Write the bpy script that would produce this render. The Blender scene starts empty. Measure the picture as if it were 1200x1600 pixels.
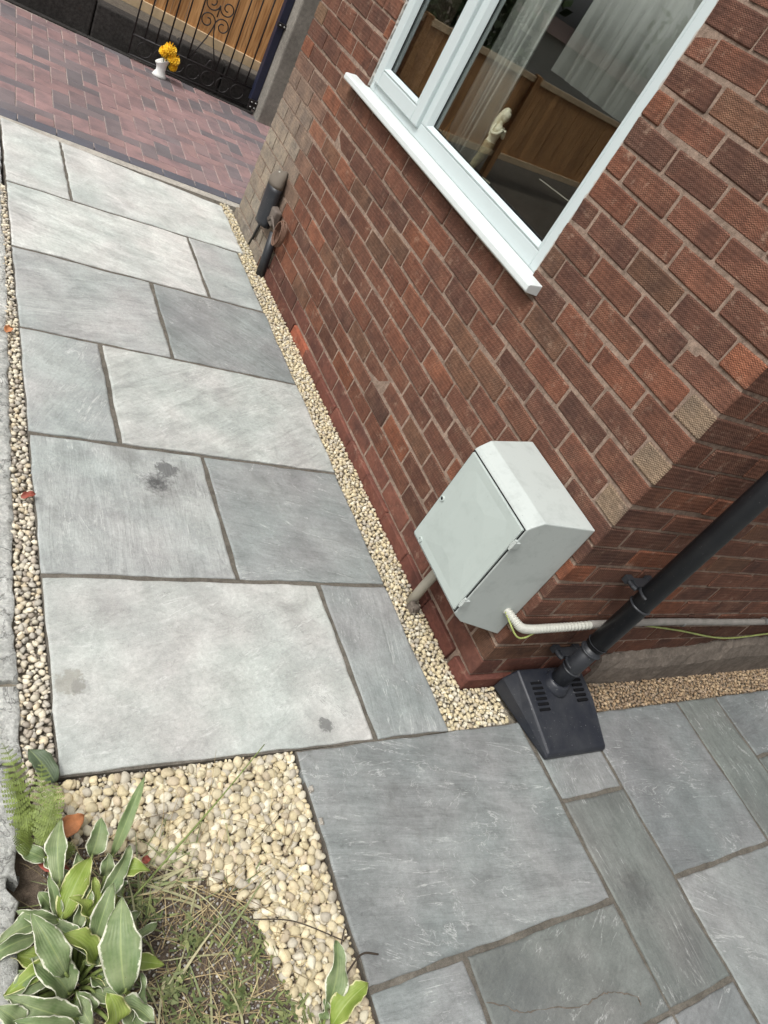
import bpy, bmesh, math, random
import numpy as np
from mathutils import Vector, Matrix, Euler

random.seed(7); rng = np.random.default_rng(7)
scene = bpy.context.scene
COL = scene.collection
rad = math.radians

# ------------------------------------------------------------------ camera
CAM = np.array((-1.805045, -0.993474, 1.749494))
FPX = 1143.765
RM = np.array([[0.80783691, -0.35454126, 0.47085031],
               [0.07736676, -0.72815901, -0.68102779],
               [0.58430634, 0.58658755, -0.56080402]])
cd = bpy.data.cameras.new('camera')
cd.sensor_fit = 'VERTICAL'; cd.sensor_height = 36; cd.sensor_width = 27
cd.lens = 36 * FPX / 1600
cd.clip_start = 0.02; cd.clip_end = 500
cam = bpy.data.objects.new('camera', cd); COL.objects.link(cam)
r, d_, f_ = RM
cam.matrix_world = Matrix(((r[0], -d_[0], -f_[0], CAM[0]), (r[1], -d_[1], -f_[1], CAM[1]),
                           (r[2], -d_[2], -f_[2], CAM[2]), (0, 0, 0, 1)))
scene.camera = cam

def project(p):
    q = RM @ (np.array(p) - CAM)
    if q[2] < .05: return None
    return 600 + FPX * q[0] / q[2], 800 + FPX * q[1] / q[2], q[2]

# ------------------------------------------------------------------ sky, sun, exposure
SUN_EL, SUN_AZ = rad(56), (-0.985, -0.17)          # where the veiled sun stands
w = bpy.data.worlds.new('World'); scene.world = w; w.use_nodes = True
nt = w.node_tree; nt.nodes.clear()
out = nt.nodes.new('ShaderNodeOutputWorld'); bg = nt.nodes.new('ShaderNodeBackground')
sky = nt.nodes.new('ShaderNodeTexSky'); sky.sky_type = 'NISHITA'; sky.sun_disc = False
sky.sun_elevation = SUN_EL; sky.sun_rotation = math.atan2(SUN_AZ[0], SUN_AZ[1])
sky.dust_density = 6.0; sky.air_density = 1.0; sky.ozone_density = 1.0
hs = nt.nodes.new('ShaderNodeHueSaturation'); hs.inputs['Saturation'].default_value = 0.07
nt.links.new(sky.outputs[0], hs.inputs['Color']); nt.links.new(hs.outputs[0], bg.inputs['Color'])
bg.inputs['Strength'].default_value = 0.15
nt.links.new(bg.outputs[0], out.inputs['Surface'])
sl = bpy.data.lights.new('sun', 'SUN'); sl.energy = 1.45; sl.angle = rad(15); sl.color = (1.0, 0.975, 0.94)
sun = bpy.data.objects.new('sun', sl); COL.objects.link(sun)
sv = Vector((SUN_AZ[0] * math.cos(SUN_EL), SUN_AZ[1] * math.cos(SUN_EL), math.sin(SUN_EL)))
sun.rotation_euler = (-sv).to_track_quat('-Z', 'Y').to_euler(); sun.location = sv * 20
scene.view_settings.view_transform = 'Standard'; scene.view_settings.look = 'None'
scene.view_settings.gamma = 1; scene.view_settings.exposure = 0.22
scene.cycles.max_bounces = 8

# ------------------------------------------------------------------ helpers
def tag(o, label=None, cat=None, group=None, kind=None):
    if label: o['label'] = label
    if cat: o['category'] = cat
    if group: o['group'] = group
    if kind: o['kind'] = kind
    return o

def empty(name, loc=(0, 0, 0), rz=0):
    o = bpy.data.objects.new(name, None); COL.objects.link(o)
    o.location = loc; o.rotation_euler = (0, 0, rz); o.empty_display_size = .05
    return o

def link(name, me, parent=None, loc=None, rot=None):
    o = bpy.data.objects.new(name, me); COL.objects.link(o)
    if parent: o.parent = parent
    if loc is not None: o.location = loc
    if rot is not None: o.rotation_euler = rot
    return o

class MB:
    """collects vertices and faces for one mesh"""
    def __init__(s): s.v = []; s.f = []; s.uv = None
    def add(s, vs, fs):
        n = len(s.v); s.v += [tuple(map(float, p)) for p in vs]; s.f += [tuple(i + n for i in f) for f in fs]; return s
    def box(s, x0, x1, y0, y1, z0, z1):
        return s.add([(x0,y0,z0),(x1,y0,z0),(x1,y1,z0),(x0,y1,z0),(x0,y0,z1),(x1,y0,z1),(x1,y1,z1),(x0,y1,z1)],
                     [(0,3,2,1),(4,5,6,7),(0,1,5,4),(1,2,6,5),(2,3,7,6),(3,0,4,7)])
    def loft(s, rings, cap=True, close=True):
        n = len(rings[0]); vs = [p for r_ in rings for p in r_]; fs = []
        for i in range(len(rings) - 1):
            for j in range(n if close else n - 1):
                k = (j + 1) % n
                fs.append((i*n+j, i*n+k, (i+1)*n+k, (i+1)*n+j))
        if cap: fs.append(tuple(reversed(range(n)))); fs.append(tuple((len(rings)-1)*n + j for j in range(n)))
        return s.add(vs, fs)
    def tube(s, pts, rr, seg=12, cap=True):
        pts = [Vector(p) for p in pts]; rings = []
        if not hasattr(rr, '__len__'): rr = [rr] * len(pts)
        up = None
        for i, p in enumerate(pts):
            t = (pts[min(i+1, len(pts)-1)] - pts[max(i-1, 0)])
            if t.length < 1e-9: t = Vector((0, 0, 1))
            t.normalize()
            if up is None:
                up = Vector((0, 0, 1)) if abs(t.z) < .9 else Vector((1, 0, 0))
            a = t.cross(up); 
            if a.length < 1e-6: a = t.cross(Vector((0, 1, 0)))
            a.normalize(); b = a.cross(t).normalized(); up = b
            rings.append([p + (a * math.cos(q) + b * math.sin(q)) * rr[i] for q in [2*math.pi*k/seg for k in range(seg)]])
        return s.loft(rings, cap)
    def lathe(s, prof, c=(0, 0, 0), seg=20):
        rings = [[(c[0] + r_*math.cos(2*math.pi*k/seg), c[1] + r_*math.sin(2*math.pi*k/seg), c[2] + z) for k in range(seg)] for r_, z in prof]
        return s.loft(rings)
    def mesh(s, name, m=None, smooth=False):
        me = bpy.data.meshes.new(name); me.from_pydata(s.v, [], s.f); 
        bm = bmesh.new(); bm.from_mesh(me); bmesh.ops.recalc_face_normals(bm, faces=bm.faces); bm.to_mesh(me); bm.free()
        if m: me.materials.append(m)
        if smooth: me.polygons.foreach_set('use_smooth', [True] * len(me.polygons))
        me.update(); return me
    def build(s, name, m, parent=None, smooth=False, bevel=0, seg=2, loc=None, rot=None, auto=None):
        o = link(name, s.mesh(name, m, smooth), parent, loc, rot)
        if bevel:
            b = o.modifiers.new('bevel', 'BEVEL'); b.width = bevel; b.segments = seg; b.limit_method = 'ANGLE'; b.angle_limit = rad(25)
        return o

def spline(pts, n=8):
    pts = [Vector(p) for p in pts]; P = [pts[0]*2 - pts[1]] + pts + [pts[-1]*2 - pts[-2]]; o = []
    for i in range(1, len(P) - 2):
        for k in range(n):
            t = k / n; a, b, c, e = P[i-1], P[i], P[i+1], P[i+2]
            o.append(.5*((2*b) + (c-a)*t + (2*a-5*b+4*c-e)*t*t + (3*b-a-3*c+e)*t**3))
    o.append(pts[-1]); return o

# ------------------------------------------------------------------ materials
class NT:
    def __init__(s, name):
        s.m = bpy.data.materials.new(name); s.m.use_nodes = True; s.t = s.m.node_tree
        s.b = s.t.nodes['Principled BSDF']; s.o = s.t.nodes['Material Output']
    def n(s, typ, props=None, **ins):
        nd = s.t.nodes.new('ShaderNode' + typ)
        for k, v in (props or {}).items(): setattr(nd, k, v)
        for k, v in ins.items():
            key = int(k[1:]) if k[0] == '_' and k[1:].isdigit() else k.replace('_', ' ')
            s.set(nd.inputs[key], v)
        return nd
    def set(s, sock, v):
        if isinstance(v, bpy.types.Node): s.t.links.new(v.outputs[0], sock)
        elif isinstance(v, bpy.types.NodeSocket): s.t.links.new(v, sock)
        else: sock.default_value = v
    def math(s, op, a, b=0., clamp=False):
        nd = s.t.nodes.new('ShaderNodeMath'); nd.operation = op; nd.use_clamp = clamp
        s.set(nd.inputs[0], a); s.set(nd.inputs[1], b); return nd
    def ramp(s, fac, stops, interp='LINEAR'):
        nd = s.t.nodes.new('ShaderNodeValToRGB'); s.set(nd.inputs[0], fac); cr = nd.color_ramp; cr.interpolation = interp
        while len(cr.elements) < len(stops): cr.elements.new(.5)
        for e, (p, c) in zip(cr.elements, stops):
            e.position = p; e.color = (c, c, c, 1) if isinstance(c, (int, float)) else (*c[:3], 1)
        return nd
    def mix(s, fac, a, b, mode='MIX'):
        nd = s.t.nodes.new('ShaderNodeMix'); nd.data_type = 'RGBA'; nd.blend_type = mode
        s.set(nd.inputs[0], fac); 
        for i, v in ((6, a), (7, b)):
            if isinstance(v, tuple) and len(v) == 3: v = (*v, 1)
            s.set(nd.inputs[i], v)
        return nd.outputs[2]
    def noise(s, vec, scale, detail=4., rough=.55, dist=0., dim='3D'):
        nd = s.n('TexNoise', dict(noise_dimensions=dim), Scale=scale, Detail=detail, Roughness=rough, Distortion=dist)
        if vec is not None: s.set(nd.inputs['Vector'], vec)
        return nd
    def vec(s, vin, scale=(1,1,1), rot=(0,0,0), loc=(0,0,0)):
        nd = s.n('Mapping'); s.set(nd.inputs['Vector'], vin)
        for k, v in (('Scale', scale), ('Rotation', rot), ('Location', loc)): s.set(nd.inputs[k], v)
        return nd
    def bump(s, h, strength=.5, dist=.002, normal=None):
        nd = s.n('Bump', None, Strength=strength, Distance=dist, Height=h)
        if normal is not None: s.set(nd.inputs['Normal'], normal)
        s.set(s.b.inputs['Normal'], nd); return nd
    def done(s, col=None, rough=None, **kw):
        if col is not None: s.set(s.b.inputs['Base Color'], col if not (isinstance(col, tuple) and len(col) == 3) else (*col, 1))
        if rough is not None: s.set(s.b.inputs['Roughness'], rough)
        for k, v in kw.items(): s.set(s.b.inputs[k.replace('_', ' ')], v)
        return s.m
    def obj(s): return s.n('TexCoord').outputs['Object']
    def pos(s): return s.n('NewGeometry').outputs['Position']

def rgb(r_, g_, b_):
    f = lambda c: (c/255/12.92) if c/255 <= .04045 else ((c/255 + .055)/1.055)**2.4
    return (f(r_), f(g_), f(b_))

def simple(name, col, rough=.6, var=.2, scale=20, bump=.0, bdist=.002, metal=0., spec=.5, bscale=None):
    t = NT(name); p = t.obj(); n1 = t.noise(p, scale, 6, .6)
    c = t.mix(1.0, col, t.ramp(n1, [(.25, 1-var), (.75, 1+var)]).outputs[0], 'MULTIPLY')
    if bump: t.bump(t.noise(p, bscale or scale*4, 6, .65), bump, bdist)
    t.set(t.b.inputs['Specular IOR Level'], spec)
    return t.done(c, rough, Metallic=metal)

M = {}
def mat_brick(name, src, combed=1.0, const=None):
    t = NT(name); o = t.obj(); sp = t.n('SeparateXYZ'); t.set(sp.inputs[0], o)
    oi = t.n('ObjectInfo')
    s_ = t.math('ADD', sp.outputs[0], sp.outputs[1]); z = sp.outputs[2]
    off = t.n('CombineXYZ'); rr = t.math('MULTIPLY', oi.outputs['Random'], 37.0)
    for i in range(3): t.set(off.inputs[i], rr)
    ov = t.n('VectorMath', dict(operation='ADD')); t.set(ov.inputs[0], o); t.set(ov.inputs[1], off)
    n0 = t.noise(ov, 9, 5, .6); n1 = t.noise(ov, 55, 6, .7); n2 = t.noise(ov, 240, 3, .6)
    # combed wavy ridges along the brick
    sd = t.math('ADD', s_, t.math('MULTIPLY', n0, .01))
    sd = t.math('ADD', sd, t.math('MULTIPLY', n1, .006))
    wob = t.math('MULTIPLY', t.math('SINE', t.math('MULTIPLY', sd, 2*math.pi/.0115)), .0019)
    zz = t.math('ADD', t.math('ADD', z, wob), t.math('MULTIPLY', n0, .012))
    line = t.math('SINE', t.math('MULTIPLY', zz, 2*math.pi/.0062))
    wear = t.ramp(t.noise(ov, 17, 5, .65), [(.36, .15), (.56, 1.)]).outputs[0]
    line = t.math('MULTIPLY', line, wear)
    rows = t.math('SINE', t.math('MULTIPLY', t.math('ADD', z, t.math('MULTIPLY', n0, .008)), 2*math.pi/.0155))
    hgt = t.math('ADD', t.math('MULTIPLY', line, .5*combed), t.math('MULTIPLY', rows, .35*combed))
    hgt = t.math('ADD', hgt, t.math('MULTIPLY', n1, 2.2)); hgt = t.math('ADD', hgt, t.math('MULTIPLY', n2, .8))
    base = oi.outputs['Color'] if src == 'object' else t.n('RGB').outputs[0] if src == 'const' else t.n('Attribute', dict(attribute_name='col')).outputs['Color']
    if src == 'const': base.default_value = (*const, 1)
    c = t.mix(1.0, base, t.ramp(n0, [(.3, (.72, .74, .78)), (.7, (1.28, 1.22, 1.15))]).outputs[0], 'MULTIPLY')
    c = t.mix(1.0, c, t.ramp(n1, [(.25, .7), (.75, 1.3)]).outputs[0], 'MULTIPLY')
    groove = t.ramp(line, [(.0, .0), (.55, 1.)]).outputs[0]
    c = t.mix(t.math('MULTIPLY', t.math('SUBTRACT', 1., groove), .55*combed), c, (.035, .02, .016))  # grooves darkened in the colour to strengthen the relief
    crest = t.ramp(t.math('MULTIPLY', line, t.noise(ov, 14, 4, .6)), [(.38, 0.), (.75, 1.)]).outputs[0]
    c = t.mix(t.math('MULTIPLY', crest, .42*combed), c, rgb(190, 156, 128))  # highlight along the ridge crests put into the colour
    smear = t.ramp(t.noise(ov, 19, 9, .8), [(.57, 0.), (.66, .8)]).outputs[0]
    c = t.mix(t.math('MULTIPLY', smear, .5), c, rgb(172, 148, 128))
    dark = t.ramp(t.noise(ov, 6, 5, .6), [(.58, 0.), (.7, 1.)]).outputs[0]
    c = t.mix(t.math('MULTIPLY', dark, .35), c, (.03, .022, .02))
    t.bump(hgt, .75, .0016)
    return t.done(c, .92, Specular_IOR_Level=.2)
M['brick'] = mat_brick('combed red brick', 'object')
M['brick_far'] = mat_brick('combed red brick courses', 'attr')
M['brick_buff'] = mat_brick('buff brick end', 'const', 1., rgb(146, 128, 108)); M['brick_orange'] = mat_brick('orange brick end', 'const', 1., rgb(150, 98, 75))
M['brick_paint'] = mat_brick('painted plinth brick', 'object', .12)

def mat_mortar(name, col, var=.3, bump=.8):
    t = NT(name); p = t.pos(); a = t.noise(p, 45, 8, .7); b = t.noise(p, 380, 4, .7); l = t.noise(p, 4, 4, .6)
    c = t.mix(1., col, t.ramp(a, [(.3, 1-var), (.7, 1+var)]).outputs[0], 'MULTIPLY')
    c = t.mix(1., c, t.ramp(b, [(.3, .65), (.7, 1.3)]).outputs[0], 'MULTIPLY')
    c = t.mix(1., c, t.ramp(l, [(.3, .8), (.7, 1.15)]).outputs[0], 'MULTIPLY')
    t.bump(t.math('ADD', a, t.math('MULTIPLY', b, .6)), bump, .004)
    return t.done(c, .95, Specular_IOR_Level=.15)
M['mortar'] = mat_mortar('wall mortar', rgb(142, 123, 109), .45)
M['joint'] = mat_mortar('slab joint mortar', rgb(103, 98, 90), .35)
M['sand'] = mat_mortar('pale jointing sand', rgb(170, 156, 148), .4)
M['cement'] = mat_mortar('grey cement render', rgb(112, 103, 94), .4)
M['haunch'] = mat_mortar('pale cement haunching', rgb(176, 170, 160), .25)
M['concrete'] = mat_mortar('concrete post', rgb(134, 130, 122), .25)
M['darkwall'] = mat_mortar('dirty dark concrete', rgb(58, 56, 54), .5)
M['soil'] = mat_mortar('dry soil', rgb(104, 92, 80), .5, 1.)
M['ground'] = mat_mortar('bare ground', rgb(96, 88, 78), .4)
M['grit'] = mat_mortar('grit bed', rgb(140, 132, 118), .5, 1.)

# riven sandstone with stains that have places of their own: (x, y, radius, strength, colour)
STAINS = [(-.955, .872, .062, .95, (.07, .07, .07)), (-.905, .95, .045, .75, (.08, .08, .08)), (-.85, .90, .13, .3, (.12, .12, .12)),
          (-1.318, .086, .042, .55, (.26, .245, .2)), (-1.292, .075, .03, .35, (.16, .16, .15)), (-.611, -.109, .027, .75, (.12, .12, .115)),
          (-1.15, 3.42, .14, .3, (.2, .2, .2)), (.30, -.80, .10, .5, (.06, .06, .06)), (.33, -.36, .07, .4, (.08, .08, .08)),
          (-.30, -.95, .16, .35, (.10, .11, .11)), (.40, -1.02, .13, .35, (.09, .09, .09)), (-.63, 2.0, .25, .22, (.18, .18, .18))]
def mat_slab():
    t = NT('riven grey sandstone'); o = t.obj(); oi = t.n('ObjectInfo')
    rr = t.math('MULTIPLY', oi.outputs['Random'], 53.0)
    off = t.n('CombineXYZ'); 
    for i in range(3): t.set(off.inputs[i], rr)
    ov = t.n('VectorMath', dict(operation='ADD')); t.set(ov.inputs[0], o); t.set(ov.inputs[1], off)
    ang = t.n('CombineXYZ'); t.set(ang.inputs[2], t.math('MULTIPLY', oi.outputs['Alpha'], -math.pi))
    v1 = t.vec(ov, (1, 1, 1), ang); v2 = t.vec(v1.outputs[0], (2.2, 11, 1)); v3 = t.vec(v1.outputs[0], (4, 42, 1))
    big = t.noise(ov, 2.2, 4, .55, .6); mid = t.noise(ov, 9, 6, .62, .4); vein = t.noise(v2, 1.6, 8, .62, 1.2); fine = t.noise(v3, 1.5, 6, .7, .6)
    grain = t.noise(ov, 520, 3, .7)
    c = t.mix(1., oi.outputs['Color'], t.ramp(big, [(.3, (.84, .855, .86)), (.7, (1.13, 1.12, 1.11))]).outputs[0], 'MULTIPLY')
    c = t.mix(1., c, t.ramp(mid, [(.3, .80), (.72, 1.17)]).outputs[0], 'MULTIPLY')
    r2 = t.math('FRACT', t.math('MULTIPLY', oi.outputs['Random'], 7.31))            # how strongly this slab is veined
    c = t.mix(t.math('ADD', t.math('MULTIPLY', r2, .8), .3), c, t.mix(1., c, t.ramp(vein, [(.3, .82), (.7, 1.14)]).outputs[0], 'MULTIPLY'))
    c = t.mix(t.math('ADD', t.math('MULTIPLY', r2, .9), .2), c, t.mix(1., c, t.ramp(fine, [(.32, .91), (.68, 1.08)]).outputs[0], 'MULTIPLY'))
    c = t.mix(1., c, t.ramp(grain, [(.3, .84), (.7, 1.16)]).outputs[0], 'MULTIPLY')
    gr2 = t.noise(ov, 75, 7, .8, .3)
    c = t.mix(1., c, t.ramp(gr2, [(.35, .86), (.65, 1.14)]).outputs[0], 'MULTIPLY')
    tint = t.noise(ov, 3.1, 3, .5)
    c = t.mix(.6, c, t.mix(1., c, t.ramp(tint, [(.35, (.95, 1.015, .985)), (.65, (1.05, .995, .99))]).outputs[0], 'MULTIPLY'))
    # cleft ridges: several contours of a stretched noise, broken up by another
    rid = t.noise(v2, .62, 8, .60, .9); rf = t.math('FRACT', t.math('MULTIPLY', rid, 9.))
    line = t.ramp(rf, [(.0, 0.), (.045, 1.), (.10, 0.), (.94, 0.), (1., .35)]).outputs[0]
    rid2 = t.noise(ov, 3.0, 9, .60, .7); rf2 = t.math('FRACT', t.math('MULTIPLY', rid2, 6.))
    line2 = t.ramp(rf2, [(.0, .0), (.02, 1.), (.045, 0.)]).outputs[0]
    dline = t.ramp(rf2, [(.0, 1.), (.012, .8), (.02, 0.)]).outputs[0]
    msk = t.ramp(t.noise(ov, 6.5, 6, .68), [(.49, 0.), (.57, 1.)]).outputs[0]
    msk2 = t.ramp(t.noise(t.vec(ov, (1, 1, 1), (0, 0, 0), (3.1, 7.7, 1.2)).outputs[0], 4.2, 5, .6), [(.54, 0.), (.60, 1.)]).outputs[0]
    lm = t.math('MAXIMUM', t.math('MULTIPLY', line, msk), t.math('MULTIPLY', line2, msk2))
    c = t.mix(t.math('MULTIPLY', lm, .42), c, rgb(226, 227, 223))
    c = t.mix(t.math('MULTIPLY', t.math('MULTIPLY', dline, msk2), .5), c, rgb(78, 78, 75))
    # chalky scratches and pock marks
    ch = t.ramp(t.noise(t.vec(v1.outputs[0], (26, 48, 1)).outputs[0], 1.3, 8, .8, .9), [(.63, 0.), (.66, 1.)]).outputs[0]
    c = t.mix(t.math('MULTIPLY', t.math('MULTIPLY', ch, msk), .42), c, rgb(220, 222, 219))
    sc = t.ramp(t.noise(ov, 9, 8, .8, 1.5), [(.66, 0.), (.69, 1.)]).outputs[0]
    c = t.mix(t.math('MULTIPLY', sc, .35), c, rgb(214, 216, 213))
    dk = t.ramp(t.noise(ov, 22, 7, .78, .6), [(.65, 0.), (.69, 1.)]).outputs[0]
    c = t.mix(t.math('MULTIPLY', dk, .38), c, rgb(88, 88, 85))
    dk2 = t.ramp(t.noise(ov, 2.7, 6, .7, .8), [(.60, 0.), (.75, 1.)]).outputs[0]
    c = t.mix(t.math('MULTIPLY', dk2, .5), c, rgb(96, 95, 91))
    pos = t.pos(); wn = t.noise(pos, 38, 8, .78)
    for (sx, sy, sr, st, sc) in STAINS:
        sub = t.n('VectorMath', dict(operation='DISTANCE')); t.set(sub.inputs[0], pos); sub.inputs[1].default_value = (sx, sy, 0)
        dd = t.math('ADD', sub.outputs['Value'], t.math('MULTIPLY', t.math('SUBTRACT', wn, .5), sr*3.0))
        mk = t.ramp(t.math('DIVIDE', dd, sr), [(.75 if sr < .06 else .2, 1.), (1.0, 0.)]).outputs[0]
        c = t.mix(t.math('MULTIPLY', mk, st), c, sc)
    cleft = t.math('SUBTRACT', t.math('MULTIPLY', rid, 9.), rf); cleft2 = t.math('SUBTRACT', t.math('MULTIPLY', rid2, 6.), rf2)
    h = t.math('ADD', t.math('MULTIPLY', cleft, .28), t.math('MULTIPLY', cleft2, .30)); h = t.math('ADD', h, t.math('MULTIPLY', vein, 1.2))
    h = t.math('ADD', h, t.math('MULTIPLY', mid, 1.2)); h = t.math('ADD', h, t.math('MULTIPLY', fine, .6)); h = t.math('ADD', h, t.math('MULTIPLY', grain, .18)); h = t.math('ADD', h, t.math('MULTIPLY', gr2, .45))
    t.bump(h, .7, .006)
    return t.done(c, t.ramp(mid, [(.3, .55), (.7, .75)]).outputs[0], Specular_IOR_Level=.35)
M['slab'] = mat_slab()

def mat_block():
    t = NT('brindle clay paver'); o = t.obj(); oi = t.n('ObjectInfo'); rr = t.math('MULTIPLY', oi.outputs['Random'], 41.)
    off = t.n('CombineXYZ'); 
    for i in range(3): t.set(off.inputs[i], rr)
    ov = t.n('VectorMath', dict(operation='ADD')); t.set(ov.inputs[0], o); t.set(ov.inputs[1], off)
    a = t.noise(ov, 9, 4, .6); b = t.noise(ov, 260, 4, .7)
    c = t.mix(t.ramp(a, [(.45, 0.), (.65, 1.)]).outputs[0], oi.outputs['Color'], t.mix(.5, oi.outputs['Color'], rgb(92, 84, 88)))
    c = t.mix(1., c, t.ramp(b, [(.3, .78), (.7, 1.22)]).outputs[0], 'MULTIPLY')
    c = t.mix(1., c, t.ramp(t.noise(t.pos(), 1.6, 4, .6), [(.3, .85), (.7, 1.15)]).outputs[0], 'MULTIPLY')
    t.bump(b, .5, .002)
    return t.done(c, .55, Specular_IOR_Level=.5)
M['block'] = mat_block()

def mat_attr(name, rough=.8, nscale=120, var=.2, bump=.3, bdist=.001, spec=.3, sub=0):
    t = NT(name); a = t.n('Attribute', dict(attribute_name='col')).outputs['Color']; p = t.pos(); n1 = t.noise(p, nscale, 6, .7)
    c = t.mix(1., a, t.ramp(n1, [(.25, 1-var), (.75, 1+var)]).outputs[0], 'MULTIPLY')
    t.bump(n1, bump, bdist)
    return t.done(c, rough, Specular_IOR_Level=spec)
M['pebble'] = mat_attr('cream pebble')
M['blade'] = mat_attr('grass blade', .6, 60, .25, 0.0)

def mat_leaf(name, green, green2, margin, mw):
    t = NT(name); uv = t.n('UVMap'); sp = t.n('SeparateXYZ'); t.set(sp.inputs[0], uv.outputs[0]); o = t.pos()
    u = t.math('ABSOLUTE', t.math('SUBTRACT', t.math('MULTIPLY', sp.outputs[0], 2.), 1.))
    nz = t.noise(o, 70, 4, .6); ed = t.math('ADD', u, t.math('MULTIPLY', t.math('SUBTRACT', nz, .5), .5))
    streak = t.math('SINE', t.math('MULTIPLY', sp.outputs[0], 62.0))
    g = t.mix(t.ramp(t.noise(o, 28, 4, .6), [(.35, 0.), (.65, 1.)]).outputs[0], green, green2)
    g = t.mix(t.math('MULTIPLY', t.math('ADD', streak, 1.), .07), g, (.28, .38, .14))
    rib = t.ramp(u, [(.02, 1.), (.07, 0.)]).outputs[0]
    g = t.mix(t.math('MULTIPLY', rib, .5), g, rgb(176, 190, 128))
    c = t.mix(t.ramp(ed, [(mw, 0.), (min(.99, mw+.06), 1.)]).outputs[0], g, margin)
    spots = t.ramp(t.noise(o, 90, 6, .75), [(.66, 0.), (.70, 1.)]).outputs[0]
    c = t.mix(t.math('MULTIPLY', spots, .6), c, rgb(110, 88, 50))
    t.bump(t.math('ADD', t.math('MULTIPLY', streak, .6), t.math('MULTIPLY', nz, 2.)), .3, .0012)
    t.done(c, .5, Specular_IOR_Level=.4)
    tr = t.n('BsdfTranslucent'); t.set(tr.inputs['Color'], c)
    ms = t.n('MixShader'); ms.inputs[0].default_value = .22; t.set(ms.inputs[1], t.b); t.set(ms.inputs[2], tr)
    t.t.links.new(ms.outputs[0], t.o.inputs['Surface']); return t.m
M['hosta_a'] = mat_leaf('variegated green leaf', rgb(108, 128, 84), rgb(144, 156, 116), rgb(222, 222, 200), .87)
M['hosta_y'] = mat_leaf('yellow green leaf', rgb(128, 150, 58), rgb(150, 164, 84), rgb(216, 214, 160), .88)
M['hosta_g'] = mat_leaf('pale green blade', rgb(118, 138, 92), rgb(138, 152, 108), rgb(170, 180, 130), .97)
M['hosta_d'] = mat_leaf('dull grey green leaf', rgb(84, 98, 78), rgb(98, 110, 88), rgb(110, 120, 96), .98)
M['fern'] = simple('fern green', rgb(108, 122, 56), .6, .55, 45)
M['stem'] = simple('green stem', rgb(118, 132, 72), .6, .25, 60)
M['twig'] = simple('dark twig', rgb(66, 56, 46), .8, .3, 80)
M['deadleaf'] = simple('dead brown leaf', rgb(168, 110, 70), .7, .35, 60, .3)
M['redleaf'] = simple('dead red leaf', rgb(132, 66, 52), .7, .35, 60, .3)

def mat_pvc(name, col, rough=.35, dirt=.2):
    t = NT(name); p = t.obj(); d = t.ramp(t.noise(p, 14, 7, .7), [(.5, 0.), (.75, 1.)]).outputs[0]
    f = t.ramp(t.noise(p, 120, 6, .78), [(.645, 0.), (.67, 1.)]).outputs[0]
    c = t.mix(t.math('MULTIPLY', d, dirt), col, tuple(x*.55 for x in col)); c = t.mix(t.math('MULTIPLY', f, dirt*1.5), c, (.12, .11, .09))
    t.bump(t.noise(p, 90, 3, .5), .05, .001)
    return t.done(c, rough, Specular_IOR_Level=.45)
M['pvc'] = mat_pvc('white window plastic', rgb(190, 200, 200), .35, .08)
M['sill'] = mat_pvc('white sill plastic', rgb(208, 214, 212), .4, .22)
M['gasket'] = simple('black gasket', (.008, .008, .009), .9, spec=.1)
M['boxgrey'] = mat_pvc('pale grey meter box plastic', rgb(176, 182, 178), .55, .45)
M['boxdoor'] = mat_pvc('pale grey door plastic', rgb(171, 180, 175), .5, .26)
M['metal'] = simple('dull metal', rgb(150, 150, 148), .4, .2, 40, metal=.8)
M['conduit'] = mat_pvc('grey conduit', rgb(160, 154, 140), .6, .35)
M['flex'] = mat_pvc('white corrugated conduit', rgb(186, 186, 176), .4, .5)
M['wire'] = simple('green yellow wire', rgb(150, 160, 92), .5, .3, 30)
def mat_black(name, col, dust):
    t = NT(name); p = t.pos(); d = t.ramp(t.noise(p, 9, 6, .65), [(.4, 0.), (.75, 1.)]).outputs[0]
    f = t.ramp(t.noise(p, 110, 6, .8), [(.655, 0.), (.67, 1.)]).outputs[0]
    c = t.mix(t.math('MULTIPLY', d, .4*dust), col, rgb(104, 104, 102)); c = t.mix(t.math('MULTIPLY', f, min(1., 1.8*dust)), c, rgb(190, 190, 184))
    t.bump(t.noise(p, 200, 4, .6), .08, .001)
    return t.done(c, .42, Specular_IOR_Level=.4)
M['black'] = mat_black('black pipe plastic', rgb(38, 40, 44), .35)
M['cover'] = mat_black('dusty black gully plastic', rgb(29, 32, 40), .5)
M['iron'] = simple('black wrought iron', rgb(30, 26, 26), .55, .3, 40)
M['navy'] = simple('navy painted post', rgb(34, 38, 58), .45, .2, 12)
def mat_wood():
    t = NT('fence timber'); o = t.obj(); oi = t.n('ObjectInfo'); v = t.vec(o, (14, 14, 1.2)); rr = t.math('MULTIPLY', oi.outputs['Random'], 9.)
    off = t.n('CombineXYZ'); t.set(off.inputs[0], rr); t.set(off.inputs[2], rr)
    ov = t.n('VectorMath', dict(operation='ADD')); t.set(ov.inputs[0], v); t.set(ov.inputs[1], off)
    a = t.noise(ov, 2.2, 6, .6, 1.5); k = t.noise(t.vec(o, (9, 9, 3)).outputs[0], 1.2, 3, .5)
    c = t.mix(t.ramp(a, [(.35, 0.), (.65, 1.)]).outputs[0], rgb(150, 104, 62), rgb(196, 150, 100))
    c = t.mix(t.ramp(k, [(.66, 0.), (.72, .7)]).outputs[0], c, rgb(92, 58, 34))
    c = t.mix(1., c, t.ramp(oi.outputs['Random'], [(0., .82), (1., 1.12)]).outputs[0], 'MULTIPLY')
    t.bump(a, .3, .002); return t.done(c, .75, Specular_IOR_Level=.25)
M['wood'] = mat_wood()
M['wood_rail'] = simple('pale fence rail', rgb(186, 162, 128), .75, .2, 14)
M['stone'] = None
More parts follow.
